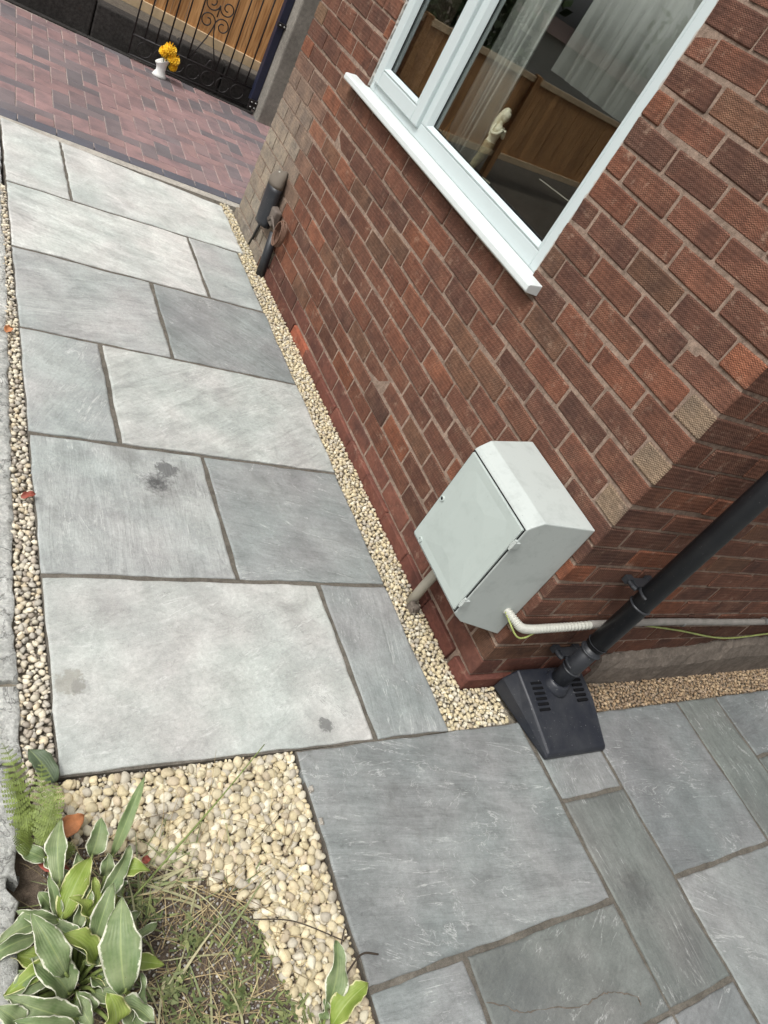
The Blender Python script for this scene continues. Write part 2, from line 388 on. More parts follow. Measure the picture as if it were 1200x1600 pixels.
def mat_stone():
    t = NT('rough grey edging stone'); p = t.pos(); a = t.noise(p, 9, 7, .65, .5); b = t.noise(p, 90, 6, .75); l = t.noise(p, 2.5, 4, .6)
    c = t.mix(t.ramp(a, [(.3, 0.), (.7, 1.)]).outputs[0], rgb(172, 173, 168), rgb(216, 216, 210))
    b2 = t.noise(p, 46, 8, .8); cr = t.noise(p, 5, 7, .62, .8)
    c = t.mix(1., c, t.ramp(b2, [(.36, .68), (.64, 1.28)]).outputs[0], 'MULTIPLY'); c = t.mix(t.ramp(t.math('ABSOLUTE', t.math('SUBTRACT', cr, .5)), [(.0, .75), (.012, 0.)]).outputs[0], c, rgb(84, 82, 78))
    c = t.mix(1., c, t.ramp(b, [(.3, .75), (.7, 1.25)]).outputs[0], 'MULTIPLY'); c = t.mix(1., c, t.ramp(l, [(.3, .85), (.7, 1.1)]).outputs[0], 'MULTIPLY')
    t.bump(t.math('ADD', t.math('ADD', a, t.math('MULTIPLY', b, .5)), t.math('MULTIPLY', b2, 1.2)), .9, .010); return t.done(c, .9, Specular_IOR_Level=.2)
M['stone'] = mat_stone()
def mat_glass():
    t = NT('window glass'); t.t.nodes.remove(t.b)
    tr = t.n('BsdfTransparent'); tr.inputs[0].default_value = (.86, .88, .87, 1)
    gl = t.n('BsdfGlossy'); gl.inputs['Roughness'].default_value = .0; gl.inputs['Color'].default_value = (.95, .97, .97, 1)
    bf = t.n('NewGeometry').outputs['Backfacing']; fr = t.n('Fresnel'); t.set(fr.inputs['IOR'], t.math('ADD', t.math('MULTIPLY', bf, 1/1.85-1.85), 1.85))
    ms = t.n('MixShader'); t.set(ms.inputs[0], fr); t.set(ms.inputs[1], tr); t.set(ms.inputs[2], gl)
    t.t.links.new(ms.outputs[0], t.o.inputs['Surface']); return t.m
M['glass'] = mat_glass()
M['plaster'] = simple('interior plaster', rgb(120, 116, 108), .9, .15, 6)
M['dark_in'] = simple('dark interior', rgb(46, 44, 44), .8, .2, 4)
M['insill'] = simple('dark inner sill', rgb(40, 42, 50), .5, .3, 12)
M['curtain'] = simple('pale curtain', rgb(196, 196, 190), .9, .08, 20)
M['figure'] = simple('cream figurine', rgb(232, 226, 200), .5, .1, 40)
M['figdress'] = simple('figurine tail paint', rgb(150, 140, 110), .5, .5, 45)
M['white'] = mat_pvc('white ceramic', rgb(226, 226, 222), .25, .1)
M['flower'] = simple('yellow petals', rgb(238, 192, 36), .6, .2, 60)
M['leafgreen'] = simple('flower leaf', rgb(60, 92, 48), .6, .3, 40)
M['cable'] = simple('brown cable', rgb(112, 84, 68), .6, .2, 60)
M['greycap'] = mat_pvc('grey weathered cap', rgb(104, 96, 86), .85, .7); M['fitting'] = mat_pvc('grimy fitting', rgb(104, 94, 86), .7, .7)
M['hedge'] = mat_attr('hedge leaves', .7, 30, .3, 0.)
M['render_white'] = simple('neighbour render', rgb(214, 212, 204), .9, .08, 3)
M['roof'] = simple('neighbour roof', rgb(92, 72, 64), .9, .2, 6)

# ------------------------------------------------------------------ ground
mb = MB(); mb.box(-60, 60, -60, 60, -.20, -.075)
tag(mb.build('ground', M['ground']), kind='structure')
mb = MB(); mb.box(-1.52, -.72, -2.2, -.16, -.074, -.028)
def bumpy(name, x0, x1, y0, y1, z, amp, m, step=.02, parent=None):
    nx, ny = int((x1-x0)/step)+2, int((y1-y0)/step)+2
    xs, ys = np.linspace(x0, x1, nx), np.linspace(y0, y1, ny); X, Y = np.meshgrid(xs, ys, indexing='ij')
    Z = z + amp*(np.sin(X*31+Y*17)+np.sin(X*57-Y*43)+np.sin(X*91+Y*77))/3 + rng.normal(0, amp*.35, X.shape)
    v = np.stack([X, Y, Z], -1).reshape(-1, 3); f = []
    for i in range(nx-1):
        for j in range(ny-1): f.append((i*ny+j, (i+1)*ny+j, (i+1)*ny+j+1, i*ny+j+1))
    me = bpy.data.meshes.new(name); me.from_pydata(v.tolist(), [], f); me.materials.append(m)
    me.polygons.foreach_set('use_smooth', [True]*len(f)); return link(name, me, parent)
tag(bumpy('soil_bed', -1.56, -.722, -1.6, -.15, -.022, .007, M['soil']), kind='structure')

# ------------------------------------------------------------------ paving slabs
def slab_mesh(wx, wy, t=.035):
    """riven slab, origin at the centre of its top, uneven hand-cut edges"""
    gx = [0, .0022/wx, .010/wx] + list(np.linspace(.03/wx, 1-.03/wx, max(6, int(wx/.03)))) + [1-.010/wx, 1-.0022/wx, 1]
    gy = [0, .0022/wy, .010/wy] + list(np.linspace(.03/wy, 1-.03/wy, max(6, int(wy/.03)))) + [1-.010/wy, 1-.0022/wy, 1]
    nx, ny = len(gx)-1, len(gy)-1; ph = rng.uniform(0, 6.28, 8)
    def edge(u, k): return .0016*math.sin(u*19+ph[k]) + .0010*math.sin(u*47+ph[k+4]) + rng.normal(0, .0005)
    ex0 = [edge(gy[j]*wy, 0) for j in range(ny+1)]; ex1 = [edge(gy[j]*wy, 1) for j in range(ny+1)]
    ey0 = [edge(gx[i]*wx, 2) for i in range(nx+1)]; ey1 = [edge(gx[i]*wx, 3) for i in range(nx+1)]
    v = []; f = []
    for i in range(nx+1):
        for j in range(ny+1):
            a, b = gx[i], gy[j]
            x = -wx/2 + a*wx + (1-a)*ex0[j] + a*ex1[j]; y = -wy/2 + b*wy + (1-b)*ey0[i] + b*ey1[i]
            z = .0012*math.sin(x*13+ph[0])*math.cos(y*11+ph[1]) + .0007*math.sin(x*33+y*21+ph[2])
            if i in (0, nx) or j in (0, ny): z -= .0022 + abs(rng.normal(0, .0012))
            v.append((x, y, z))
    for i in range(nx):
        for j in range(ny): f.append((i*(ny+1)+j, (i+1)*(ny+1)+j, (i+1)*(ny+1)+j+1, i*(ny+1)+j+1))
    rim = [i*(ny+1) for i in range(nx+1)] + [nx*(ny+1)+j for j in range(1, ny+1)] + [i*(ny+1)+ny for i in range(nx-1, -1, -1)] + [j for j in range(ny-1, 0, -1)]
    n = len(v); v += [(v[k][0], v[k][1], -t) for k in rim]
    for a in range(len(rim)):
        b = (a+1) % len(rim); f.append((rim[b], rim[a], n+a, n+b))
    me = bpy.data.meshes.new('paving_slab'); me.from_pydata(v, [], f); me.materials.append(M['slab'])
    me.polygons.foreach_set('use_smooth', [k < nx*ny for k in range(len(f))]); me.update(); return me
SLABC = {'m': rgb(163, 165, 163), 'd': rgb(141, 144, 143), 'g': rgb(121, 124, 124), 'x': rgb(110, 113, 110), 'p': rgb(133, 136, 135), 'w': rgb(180, 181, 177), 'v': rgb(190, 191, 187)}  # darker greys hold own tone plus patio shading and lens falloff put into colour
def slab(parent, x0, x1, y0, y1, shade, ang=None, lab=None):
    o = link('paving_slab', slab_mesh(x1-x0, y1-y0), parent, ((x0+x1)/2, (y0+y1)/2, random.uniform(-.001, .0015)))
    o.rotation_euler = (random.uniform(-.001, .001), random.uniform(-.001, .001), random.uniform(-.0015, .0015))
    c = SLABC[shade]; o.color = (*c, ((random.uniform(-40, 40) if ang is None else ang) % 180)/180)
    if lab: o['label'] = lab
    return o

PA = -.0095; PO = (-1.3655, -.1615)
mb = MB(); mb.box(-.003, 1.203, -.006, 3.72, -.07, -.0045)
path = tag(mb.build('path', M['joint'], loc=(PO[0], PO[1], 0), rot=(0, 0, PA)), kind='structure')
ROWS = [[(0, .902, 'w', 20), (.919, 1.205, 'd', 80)], [(0, .597, 'm', 88), (.614, 1.203, 'd', -10)], [(0, .290, 'm', 60), (.308, 1.208, 'w', 34)],
        [(0, .596, 'm', 15), (.613, 1.206, 'd', -35)], [(0, .896, 'v', -13), (.913, 1.200, 'm', 10)]]
for i, row in enumerate(ROWS):
    y0 = i*.612 + (.004 if i else 0); y1 = (i+1)*.612 - .013
    for (a, b, s_, an) in row: slab(path, a, b, y0, y1, s_, an)
# last row: cut on the skew against the driveway edging
def cut_slab(parent, x0, x1, y0, yl, yr, shade):
    me = slab_mesh(x1-x0, 1.0); 
    for v in me.vertices:
        a = (v.co.x + (x1-x0)/2)/(x1-x0); top = yl + (yr-yl)*a
        v.co.y = (v.co.y + .5)*(top-y0)
    o = link('paving_slab', me, parent, ((x0+x1)/2, y0, 0)); o.color = (*SLABC[shade], .95); return o
cut_slab(path, 0, .292, 3.064, 3.80, 3.755, 'v'); cut_slab(path, .306, 1.24, 3.064, 3.75, 3.635, 'v')

mb = MB(); mb.box(-.737, 3.4, -2.4, -.1765, -.07, -.0045)
patio = tag(mb.build('patio', M['joint']), kind='structure')
for a in [(-.735, .170, -.783, -.180, 'p', -10), (.190, .503, -.466, -.181, 'p', 80), (.190, .503, -1.090, -.481, 'x', 90), (.519, 1.139, -.783, -.179, 'g', -10),
          (1.155, 1.447, -.783, -.179, 'x', 90), (1.463, 2.05, -.466, -.179, 'g'), (1.463, 2.05, -1.09, -.481, 'x'), (2.066, 2.97, -.783, -.179, 'g'),
          (-.735, -.447, -1.09, -.799, 'd'), (-.430, .176, -1.09, -.799, 'x', 30), (.519, 1.447, -1.40, -.799, 'p', -30),
          (.192, .503, -1.40, -1.106, 'g'), (-.735, .176, -1.72, -1.106, 'd'), (1.463, 2.05, -1.72, -1.106, 'g'), (2.066, 2.97, -1.40, -.799, 'd'), (.192, 1.1, -2.02, -1.416, 'm')]:
    slab(patio, *a)

# ------------------------------------------------------------------ driveway of herringbone block paving
DA = -.055; DO = (-1.35, 3.78)
drive = empty('driveway', (DO[0], DO[1], 0), DA); tag(drive, kind='structure')
mb = MB(); mb.box(-2.6, 2.45, -.06, 2.3, -.07, -.0045); mb.build('sand_bed', M['sand'], drive)
bcache = {}
def block_mesh(a, b, t=.05):
    k = (round(a, 3), round(b, 3))
    if k not in bcache:
        g = .004; c = .004; r_ = [(-a/2+c, -b/2+c), (a/2-c, -b/2+c), (a/2-c, b/2-c), (-a/2+c, b/2-c)]; R_ = [(-a/2, -b/2), (a/2, -b/2), (a/2, b/2), (-a/2, b/2)]
        m = MB(); m.loft([[(x, y, -t) for x, y in R_], [(x, y, -g) for x, y in R_], [(x, y, 0) for x, y in r_]])
        bcache[k] = m.mesh('block', M['block'])
    return bcache[k]
BLK = [rgb(148, 120, 118), rgb(138, 113, 112), rgb(128, 109, 109), rgb(118, 107, 108), rgb(106, 100, 102), rgb(134, 114, 113), rgb(144, 117, 114)]
BLK_ = [rgb(176, 124, 126), rgb(158, 112, 116), rgb(140, 106, 110), rgb(118, 104, 108), rgb(104, 98, 102), rgb(150, 116, 120), rgb(168, 116, 112)]
U_ = .1025
cells = []
for a in range(-40, 60):
    for b in range(-30, 40):
        ox, oy = a - 2*b, a + 2*b
        cells.append((ox, oy, 2, 1)); cells.append((ox, oy+1, 1, 2))
XMIN, XMAX, YMIN, YMAX = -.45, 2.28, .0, 2.02
for (cx, cy, wx, wy) in cells:
    x0, x1, y0, y1 = cx*U_, (cx+wx)*U_, cy*U_, (cy+wy)*U_
    x0, x1, y0, y1 = max(x0, XMIN), min(x1, XMAX), max(y0, YMIN), min(y1, YMAX)
    if x1-x0 < .03 or y1-y0 < .03: continue
    o = link('block', block_mesh(x1-x0-.0035, y1-y0-.0035), drive, ((x0+x1)/2, (y0+y1)/2, rng.normal(0, .0012)))
    o.color = (*random.choice(BLK), 1)
x = -.5
while x < 1.75:
    o = link('edging_block', block_mesh(.200, .098), drive, (x+.1, -.052, 0)); o.color = (*rgb(88, 90, 98), 1); x += .2045
mb = MB(); mb.box(-.1, 1.47, -.175, -.105, -.06, -.004); mb.build('haunching', M['haunch'], drive)

# ------------------------------------------------------------------ stone edging on the left
kerb = empty('stone_edging', (-1.43, 0, 0)); tag(kerb, 'rough pale grey stone edging along the left of the slab path', 'edging')
def rough_stone(x0, x1, y0, y1, z1, name='stone', parent=None, jag=.006, zt=None):
    W_, H_ = x1-x0, y1-y0
    gx = [0, .004/W_] + list(np.linspace(min(.3, .02/W_), max(.7, 1-.02/W_), max(4, int(W_/.03)))) + [1-.004/W_, 1]
    gy = [0, .004/H_] + list(np.linspace(min(.3, .02/H_), max(.7, 1-.02/H_), max(5, int(H_/.03)))) + [1-.004/H_, 1]
    nx, ny = len(gx)-1, len(gy)-1; v = []; f = []
    zz = rng.normal(0, .0022, (nx+1, ny+1)); zz = (zz + np.roll(zz, 1, 0) + np.roll(zz, 1, 1))*.8
    walk = np.cumsum(rng.normal(0, jag*.45, ny+1)); walk -= np.linspace(walk[0], walk[-1], ny+1); wob = rng.normal(0, jag*.35, ny+1) + walk
    walk2 = rng.normal(0, jag*.5, nx+1)
    for i in range(nx+1):
        for j in range(ny+1):
            e = (i in (0, nx)) or (j in (0, ny))
            v.append((x0+W_*gx[i] + wob[j]*(1 if i > nx/2 else 0)*max(0, (gx[i]-.5)*2), y0+H_*gy[j] + (walk2[i] if j in (0, 1, ny-1, ny) else 0), z1 + zz[i, j] - (.006 + abs(rng.normal(0, .003)) if e else 0)))
    for i in range(nx):
        for j in range(ny): f.append((i*(ny+1)+j, (i+1)*(ny+1)+j, (i+1)*(ny+1)+j+1, i*(ny+1)+j+1))
    rim = [i*(ny+1) for i in range(nx+1)] + [nx*(ny+1)+j for j in range(1, ny+1)] + [i*(ny+1)+ny for i in range(nx-1, -1, -1)] + [j for j in range(ny-1, 0, -1)]
    n = len(v); v += [(v[k][0], v[k][1], -.1) for k in rim]
    for a in range(len(rim)): b = (a+1) % len(rim); f.append((rim[b], rim[a], n+a, n+b))
    me = bpy.data.meshes.new(name); me.from_pydata(v, [], f); me.materials.append(M['stone']); me.polygons.foreach_set('use_smooth', [k < nx*ny for k in range(len(f))])
    return link(name, me, parent)
# x of the edging's face at a given y
def kx(y): return -1.440 + .0275*max(y, 0)
for (a, b, z1) in [(.10, 1.02, -.002), (1.03, 1.62, .001), (1.63, 2.58, -.003), (2.59, 3.75, -.004), (-.115, .09, -.004)]:
    o = rough_stone(-.35, 0, 0, b-a, z1, 'stone', kerb); o.location = (kx(a)+1.43, a, 0); o.rotation_euler = (0, 0, -math.atan(.0285) if a > 0 else 0)
o = rough_stone(-.35, 0, 0, .26, .03, 'stone', kerb, .012); o.location = (-.035, -.385, 0); o.rotation_euler = (0, .05, .08)
o = rough_stone(-.35, 0, 0, .60, .045, 'stone', kerb, .012); o.location = (-.052, -.99, 0); o.rotation_euler = (0, .03, .02)

# ------------------------------------------------------------------ house
HL = 3.43                    # length of the wall beside the path
ZC, CH = .046, .0865         # first bed joint, course height
WY0, WY1, WZ0, WZ1 = .882, 2.548, 1.128, 2.28
house = empty('brick_house', (0, 0, 0)); tag(house, 'red combed brick house with white framed window beside the slab path', 'house')
mb = MB(); mi = .0045
mb.box(mi, .26, mi, WY0, -.1, 2.75); mb.box(mi, .26, WY1, HL-mi, -.1, 2.75); mb.box(mi, .26, WY0, WY1, -.1, WZ0-.004); mb.box(mi, .26, WY0, WY1, WZ1, 2.75)
wallA = mb.build('wall', M['mortar'], house)
mb = MB(); mb.box(.2605, 3.4, mi, .26, -.1, 2.75); wallB = mb.build('wall', M['mortar'], house)
mb = MB(); mb.box(.2605, 3.4, HL-.26, HL-.004, -.1, 2.75); mb.box(3.15, 3.4, .261, HL-.261, -.1, 2.75); mb.box(.0, 3.4, .0, HL, 2.751, 2.85); mb.box(.261, 3.149, .261, HL-.261, .1, .16)
mb.build('room_shell', M['plaster'], house)

brc = {}
def brick_mesh(l, dp, hgt, var, m):
    k = (round(l, 3), round(dp, 3), round(hgt, 3), var, m)
    if k not in brc:
        rs = np.random.default_rng(abs(hash((k[0], k[1], var))) % 9999)
        bm = bmesh.new(); bmesh.ops.create_cube(bm, size=1)
        for v in bm.verts: v.co = Vector((v.co.x*l, v.co.y*dp, v.co.z*hgt)) + Vector(rs.normal(0, .0019, 3))
        bmesh.ops.bevel(bm, geom=list(bm.edges), offset=.0042, segments=1, affect='EDGES')
        me = bpy.data.meshes.new('brick'); bm.to_mesh(me); bm.free(); me.materials.append(M[m]); brc[k] = me
    return brc[k]
REDS_ = [rgb(128, 78, 62), rgb(118, 70, 57), rgb(136, 84, 66), rgb(112, 68, 58), rgb(124, 80, 66), rgb(108, 70, 62), rgb(132, 74, 58), rgb(120, 76, 62)]
REDS = [rgb(124, 85, 69), rgb(118, 81, 66), rgb(127, 88, 71), rgb(111, 78, 65), rgb(121, 84, 69), rgb(109, 77, 65), rgb(125, 83, 66), rgb(116, 80, 66)]
ODD = [rgb(142, 90, 67), rgb(136, 90, 70), rgb(102, 74, 63), rgb(112, 84, 68), rgb(122, 90, 72)]
ODD_ = [rgb(164, 88, 58), rgb(156, 92, 66), rgb(98, 70, 62), rgb(104, 80, 66), rgb(140, 104, 80)]
def brick_colour(y, z, wall, header):
    c = random.choice(REDS)
    q = random.random()
    if q < .14: c = random.choice(ODD)
    if z < .42: c = tuple(a*(.72 + .28*max(0, z)/.42) for a in c)      # darker towards the foot of the wall
    if header and q > .6: c = random.choice([rgb(134, 108, 86), rgb(150, 96, 72)])
    if wall == 'A':
        # cement-washed bricks by the far corner
        k = min(1, max(0, (y-2.76)/.30)) * min(1, max(0, (1.05-z)/.45)) * random.uniform(.75, 1.)
        vf = random.uniform(.9, 1.1); c = tuple(a*vf for a in c)
        lime = rgb(172, 164, 148); c = tuple(a*(1-k) + b*k for a, b in zip(c, lime))
    else:
        c = tuple(a*.95 for a in c)
    return c
bricks = []      # (wall, centre, length, depth, height, colour, material)
PB = .2400       # brick pitch on the return wall
ncourse = 31
for k in range(-1, ncourse):
    zc = ZC + CH*k + CH/2; hh = CH - .0105
    even = (k % 2 == 0); m = 'brick'
    def colour(s_, wall, header=False):
        if k <= 0 and wall == 'A' and s_ > 2.82: return random.choice([rgb(168, 160, 146), rgb(156, 148, 134)])
        if k == -1: return random.choice([rgb(104, 66, 57), rgb(98, 62, 54), rgb(108, 70, 60)])
        if k == 0: return random.choice([rgb(104, 69, 59), rgb(98, 66, 57), rgb(110, 74, 63)])
        return brick_colour(s_, zc, wall, header)
    mm = 'brick_paint' if k <= 0 else 'brick'
    out_ = .014 if k == -1 else 0.
    # corner brick
    if even: bricks.append(('A', (.056-out_, .1085, zc), .217, .112, hh, colour(0, 'A'), mm)); sA, sB = .2268, .1225
    else:
        c_ = colour(0, 'B'); bricks.append(('B', (.1155, .0535, zc), .231, .107, hh, c_, mm)) if k > 0 else bricks.append(('B', (.1155-out_, .0535-out_, zc), .231, .107, hh, c_, mm))
        sA, sB = .1170, .2410
    s_ = sA
    while s_ < HL - .02:
        e = min(s_ + (.2163 if k >= 0 else .2238), HL)
        if HL - e < .06: e = HL
        segs = [(s_, e)]
        if zc > WZ0-.03 and zc < WZ1:
            segs = []
            if s_ < WY0: segs.append((s_, min(e, WY0)))
            if e > WY1: segs.append((max(s_, WY1), e))
        for (a, b) in segs:
            if b - a < .022: continue
            hd = (b-a) < .15
            col = colour((a+b)/2, 'A', hd and k > 0)
            if k == -1 and 1.9 < a < 2.6 and random.random() < .55: col = rgb(146, 86, 66)
            bricks.append(('A', (.05-out_, (a+b)/2, zc), b-a, .1, hh, col, mm))
        s_ = e + (.0105 if k >= 0 else .003)
    s_ = sB
    while s_ < 3.3:
        e = s_ + PB - .0105
        bricks.append(('B', ((s_+e)/2, .05-out_, zc), e-s_, .1, hh, colour(s_, 'B'), mm)); s_ = e + .0105
def vis(b):
    q = project(b[1])
    if q is None: return 0
    m_ = 40
    return 1/q[2] if -m_ < q[0] < 1200+m_ and -m_ < q[1] < 1600+m_ else 0
order = sorted(range(len(bricks)), key=lambda i: -vis(bricks[i])); chosen = set(i for i in order[:300] if vis(bricks[i]) > 0)
print('bricks', len(bricks), 'in view', sum(vis(b) > 0 for b in bricks))
restv = {'brick': MB(), }; restc = []
for i, (wl, p, l, dp, hh, col, mm) in enumerate(bricks):
    if i in chosen:
        o = link('brick', brick_mesh(l, dp, hh, i % 4, mm), wallA if wl == 'A' else wallB, (p[0] + rng.normal(0, .0012), p[1] + (rng.normal(0, .0012) if wl == 'B' else 0), p[2] + rng.normal(0, .0012)), (rng.normal(0, .006), rng.normal(0, .004), (math.pi/2 if wl == 'A' else 0) + rng.normal(0, .004)))
        o.color = (*col, 1)
        if (wl, mm) == ('B', 'brick') and p[0] < .12:      # a corner brick whose end is burnt to another colour
            kk = round((p[2]-ZC)/CH-.5)
            if kk in (9, 11, 13, 15):
                me_ = o.data.copy(); me_.materials.append(M['brick_orange' if kk == 15 else 'brick_buff']); o.data = me_; o.color = (*random.choice(REDS[3:6]), 1)
                for pl in me_.polygons: pl.material_index = 1 if pl.normal.x < -.5 else 0
    else:
        hx, hy = (dp/2, l/2) if wl == 'A' else (l/2, dp/2)
        restv['brick'].box(p[0]-hx, p[0]+hx, p[1]-hy, p[1]+hy, p[2]-hh/2, p[2]+hh/2); restc += [col]*24
me = bpy.data.meshes.new('brick_courses'); me.from_pydata(restv['brick'].v, [], restv['brick'].f)
ca = me.color_attributes.new('col', 'FLOAT_COLOR', 'CORNER')
ca.data.foreach_set('color', np.array([(*c, 1.) for c in restc], dtype=np.float32).ravel()); me.materials.append(M['brick_far'])
tag(link('brick_courses', me, house), kind='stuff')
# cement render along the foot of the return wall
n = 60; rings = []
for i in range(n+1):
    x_ = .66 + 2.6*i/n; tp = .125 + .10*min(1, (x_-.66)/1.2) + .012*math.sin(x_*9) + rng.normal(0, .006); pr = .035 + .018*min(1, (x_-.66)/.25)
    rings.append([(x_, .02, -.08), (x_, -pr - rng.normal(0, .0015), -.08), (x_, -pr + .004 + rng.normal(0, .002), tp*.55), (x_, -pr*.55 + rng.normal(0, .003), tp*.86), (x_, -.004, tp), (x_, .02, tp)])
MB().loft(rings).build('render_plinth', M['cement'], house, smooth=False)

# window
def frame_ring(y0, y1, z0, z1, wy, wz0, wz1, x0, x1, mb):
    mb.box(x0, x1, y0, y0+wy, z0, z1); mb.box(x0, x1, y1-wy, y1, z0, z1)
    mb.box(x0+.0004, x1-.0004, y0+wy, y1-wy, z0, z0+wz0); mb.box(x0+.0004, x1-.0004, y0+wy, y1-wy, z1-wz1, z1)
FX = .018
mb = MB(); frame_ring(WY0, WY1, WZ0+.012, WZ1, .058, .062, .06, FX, FX+.065, mb); mb.box(FX+.0008, FX+.0642, 1.945, 2.005, WZ0+.0745, WZ1-.061)
win = mb.build('window_frame', M['pvc'], house, bevel=.004)
# fixed light: glazing bead round the big pane
GY0, GY1, GZ0, GZ1 = WY0+.058, 1.945, WZ0+.074, WZ1-.06
def bead(y0, y1, z0, z1, x0, wd, dp, name, parent):
    rings = []
    for (a, xx) in ((0, x0+dp), (0, x0), (wd*.35, x0-.006), (wd, x0+dp*.6), (wd, x0+dp)):
        rings.append([(xx, y0+a, z0+a), (xx, y1-a, z0+a), (xx, y1-a, z1-a), (xx, y0+a, z1-a)])
    return MB().loft(rings, cap=False).build(name, M['pvc'], parent, bevel=.0015)
bead(GY0, GY1, GZ0, GZ1, FX+.002, .022, .03, 'glazing_bead', win)
MB().box(FX+.026, FX+.0275, GY0+.014, GY1-.014, GZ0+.014, GZ1-.014).build('pane', M['glass'], win)
mb = MB(); frame_ring(GY0+.0195, GY1-.0195, GZ0+.0195, GZ1-.0195, .005, .005, .005, FX+.0215, FX+.0255, mb); mb.build('gasket', M['gasket'], win)
# opening casement
CY0, CY1, CZ0, CZ1 = 1.99, WY1-.035, WZ0+.052, WZ1-.04
mb = MB(); frame_ring(CY0, CY1, CZ0, CZ1, .062, .064, .06, FX-.02, FX+.04, mb); sash = mb.build('casement', M['pvc'], win, bevel=.006)
bead(CY0+.062, CY1-.062, CZ0+.064, CZ1-.06, FX-.016, .02, .03, 'glazing_bead', sash)
MB().box(FX+.008, FX+.0095, CY0+.075, CY1-.075, CZ0+.076, CZ1-.072).build('pane', M['glass'], sash)
mb = MB(); frame_ring(CY0+.079, CY1-.079, CZ0+.081, CZ1-.077, .005, .005, .005, FX+.003, FX+.0075, mb); mb.build('gasket', M['gasket'], sash)
# sill
prof = [(.075, 1.100), (-.052, 1.100), (-.058, 1.106), (-.058, 1.126), (-.052, 1.131), (.0, 1.139), (.075, 1.141)]
MB().loft([[(a, .806, b) for a, b in prof], [(a, 2.685, b) for a, b in prof]]).build('window_sill', M['sill'], house, bevel=.003)
M['sealant'] = simple('grey sealant', rgb(176, 172, 166), .8, .3, 60)
for (ya, yb) in ((WY0-.012, WY0+.006), (WY1-.006, WY1+.012)):     # ragged sealant between brick and frame
    n = 90; rings = []
    for i in range(n+1):
        z_ = WZ0+.02 + 1.05*i/n; p0, p1 = ya+rng.normal(0, .002), yb+rng.normal(0, .002)
        rings.append([(FX-.012, p0, z_), (FX-.012, p1, z_), (FX+.004, p1, z_), (FX+.004, p0, z_)])
    MB().loft(rings).build('sealant', M['sealant'], house)
# inside of the window
mb = MB(); mb.box(.10, .40, WY0-.02, WY1+.02, WZ0-.02, WZ0+.006); mb.build('inner_sill', M['insill'], house, bevel=.004)
mb = MB(); mb.box(.262, .30, .3, 3.0, .16, WZ0-.025); mb.build('inner_panel', M['dark_in'], house)

# things behind the glass
def curtain(name, y0, y1, x0, z0, z1, amp, waves, label):
    n = 70; a = []; b = []
    f = []; v = []
    for i in range(n+1):
        u = i/n; yy = y0+(y1-y0)*u; xx = x0 + amp*math.sin(u*waves*6.283) + amp*.4*math.sin(u*waves*2.3*6.283+1)
        for z in (z0, (z0+z1)/2, z1): v.append((xx + (.012*math.sin(u*30) if z == z0 else 0), yy, z))
    for i in range(n):
        for j in range(2): f.append((i*3+j, (i+1)*3+j, (i+1)*3+j+1, i*3+j+1))
    me = bpy.data.meshes.new(name); me.from_pydata(v, [], f); me.materials.append(M['curtain']); me.polygons.foreach_set('use_smooth', [True]*len(f))
    o = link(name, me); s = o.modifiers.new('thick', 'SOLIDIFY'); s.thickness = .002; return tag(o, label, 'curtain')
curtain('curtain', 1.76, 1.98, .17, 1.16, 2.4, .022, 4, 'pale hanging curtain behind the window by the mullion')

curtain('net_curtain', .93, 1.525, .135, 1.637, 2.45, .010, 9, 'short pale net curtain hanging at the right inside the window')
# mermaid figurine on the inner sill
fig = empty('figurine', (.17, 1.70, WZ0+.006)); tag(fig, 'small cream mermaid figurine standing behind the window glass', 'figurine')
mb = MB(); mb.lathe([(.0, 0), (.034, 0), (.036, .008), (.026, .014), (.0, .016)]); mb.build('base', M['figdress'], fig, smooth=True)
mb = MB(); mb.tube(spline([(.0, .01, .012), (-.004, .022, .05), (.0, .012, .10), (0, 0, .145), (0, 0, .175)], 5), [.010+.0009*i if i < 14 else .024 for i in range(21)], 12); mb.build('tail', M['figdress'], fig, smooth=True)
mb = MB(); mb.tube(spline([(0, 0, .165), (0, -.002, .195), (0, -.004, .225), (0, -.004, .245), (0, -.006, .262)], 4), [.023, .022, .021, .020, .020, .021, .023, .024, .025, .024, .021, .016, .011, .009, .009, .009, .009], 12); body = mb.build('torso', M['figure'], fig, smooth=True)
mb = MB(); mb.lathe([(.0, -.024), (.010, -.021), (.017, -.010), (.0185, .004), (.015, .017), (.0, .023)], (0, -.008, .282), 14); mb.build('head', M['figure'], fig, smooth=True)
mb = MB(); mb.tube(spline([(.004, -.006, .303), (.006, .012, .295), (.004, .024, .262), (.004, .030, .222), (.003, .024, .188)], 5), [.010+.006*math.sin(3.1*i/20) for i in range(21)], 10); mb.build('hair', M['figure'], fig, smooth=True)
for s_ in (-1, 1):
    MB().tube(spline([(s_*.020, -.003, .243), (s_*.030, -.012, .212), (s_*.018, -.036, .216), (s_*.004, -.044, .240)], 5), .0065, 8).build('arm', M['figure'], fig, smooth=True)
mb = MB()
for s_ in (-1, 1): mb.add([(0, -.005, .012), (s_*.012, -.06, .05), (s_*.05, -.075, .045), (s_*.035, -.05, .012), (0, -.005, .020), (s_*.012, -.06, .056), (s_*.05, -.075, .050), (s_*.035, -.05, .018)], [(0,1,2,3), (7,6,5,4), (0,4,5,1), (1,5,6,2), (2,6,7,3), (3,7,4,0)])
mb.build('tail_fin', M['figure'], fig)
tag(MB().tube([(.15, 1.291, 1.340), (.15, 1.06, 1.356)], .0022, 8).build('stay_rod', M['conduit']), 'thin white rod leaning across the inside of the window', 'rod')
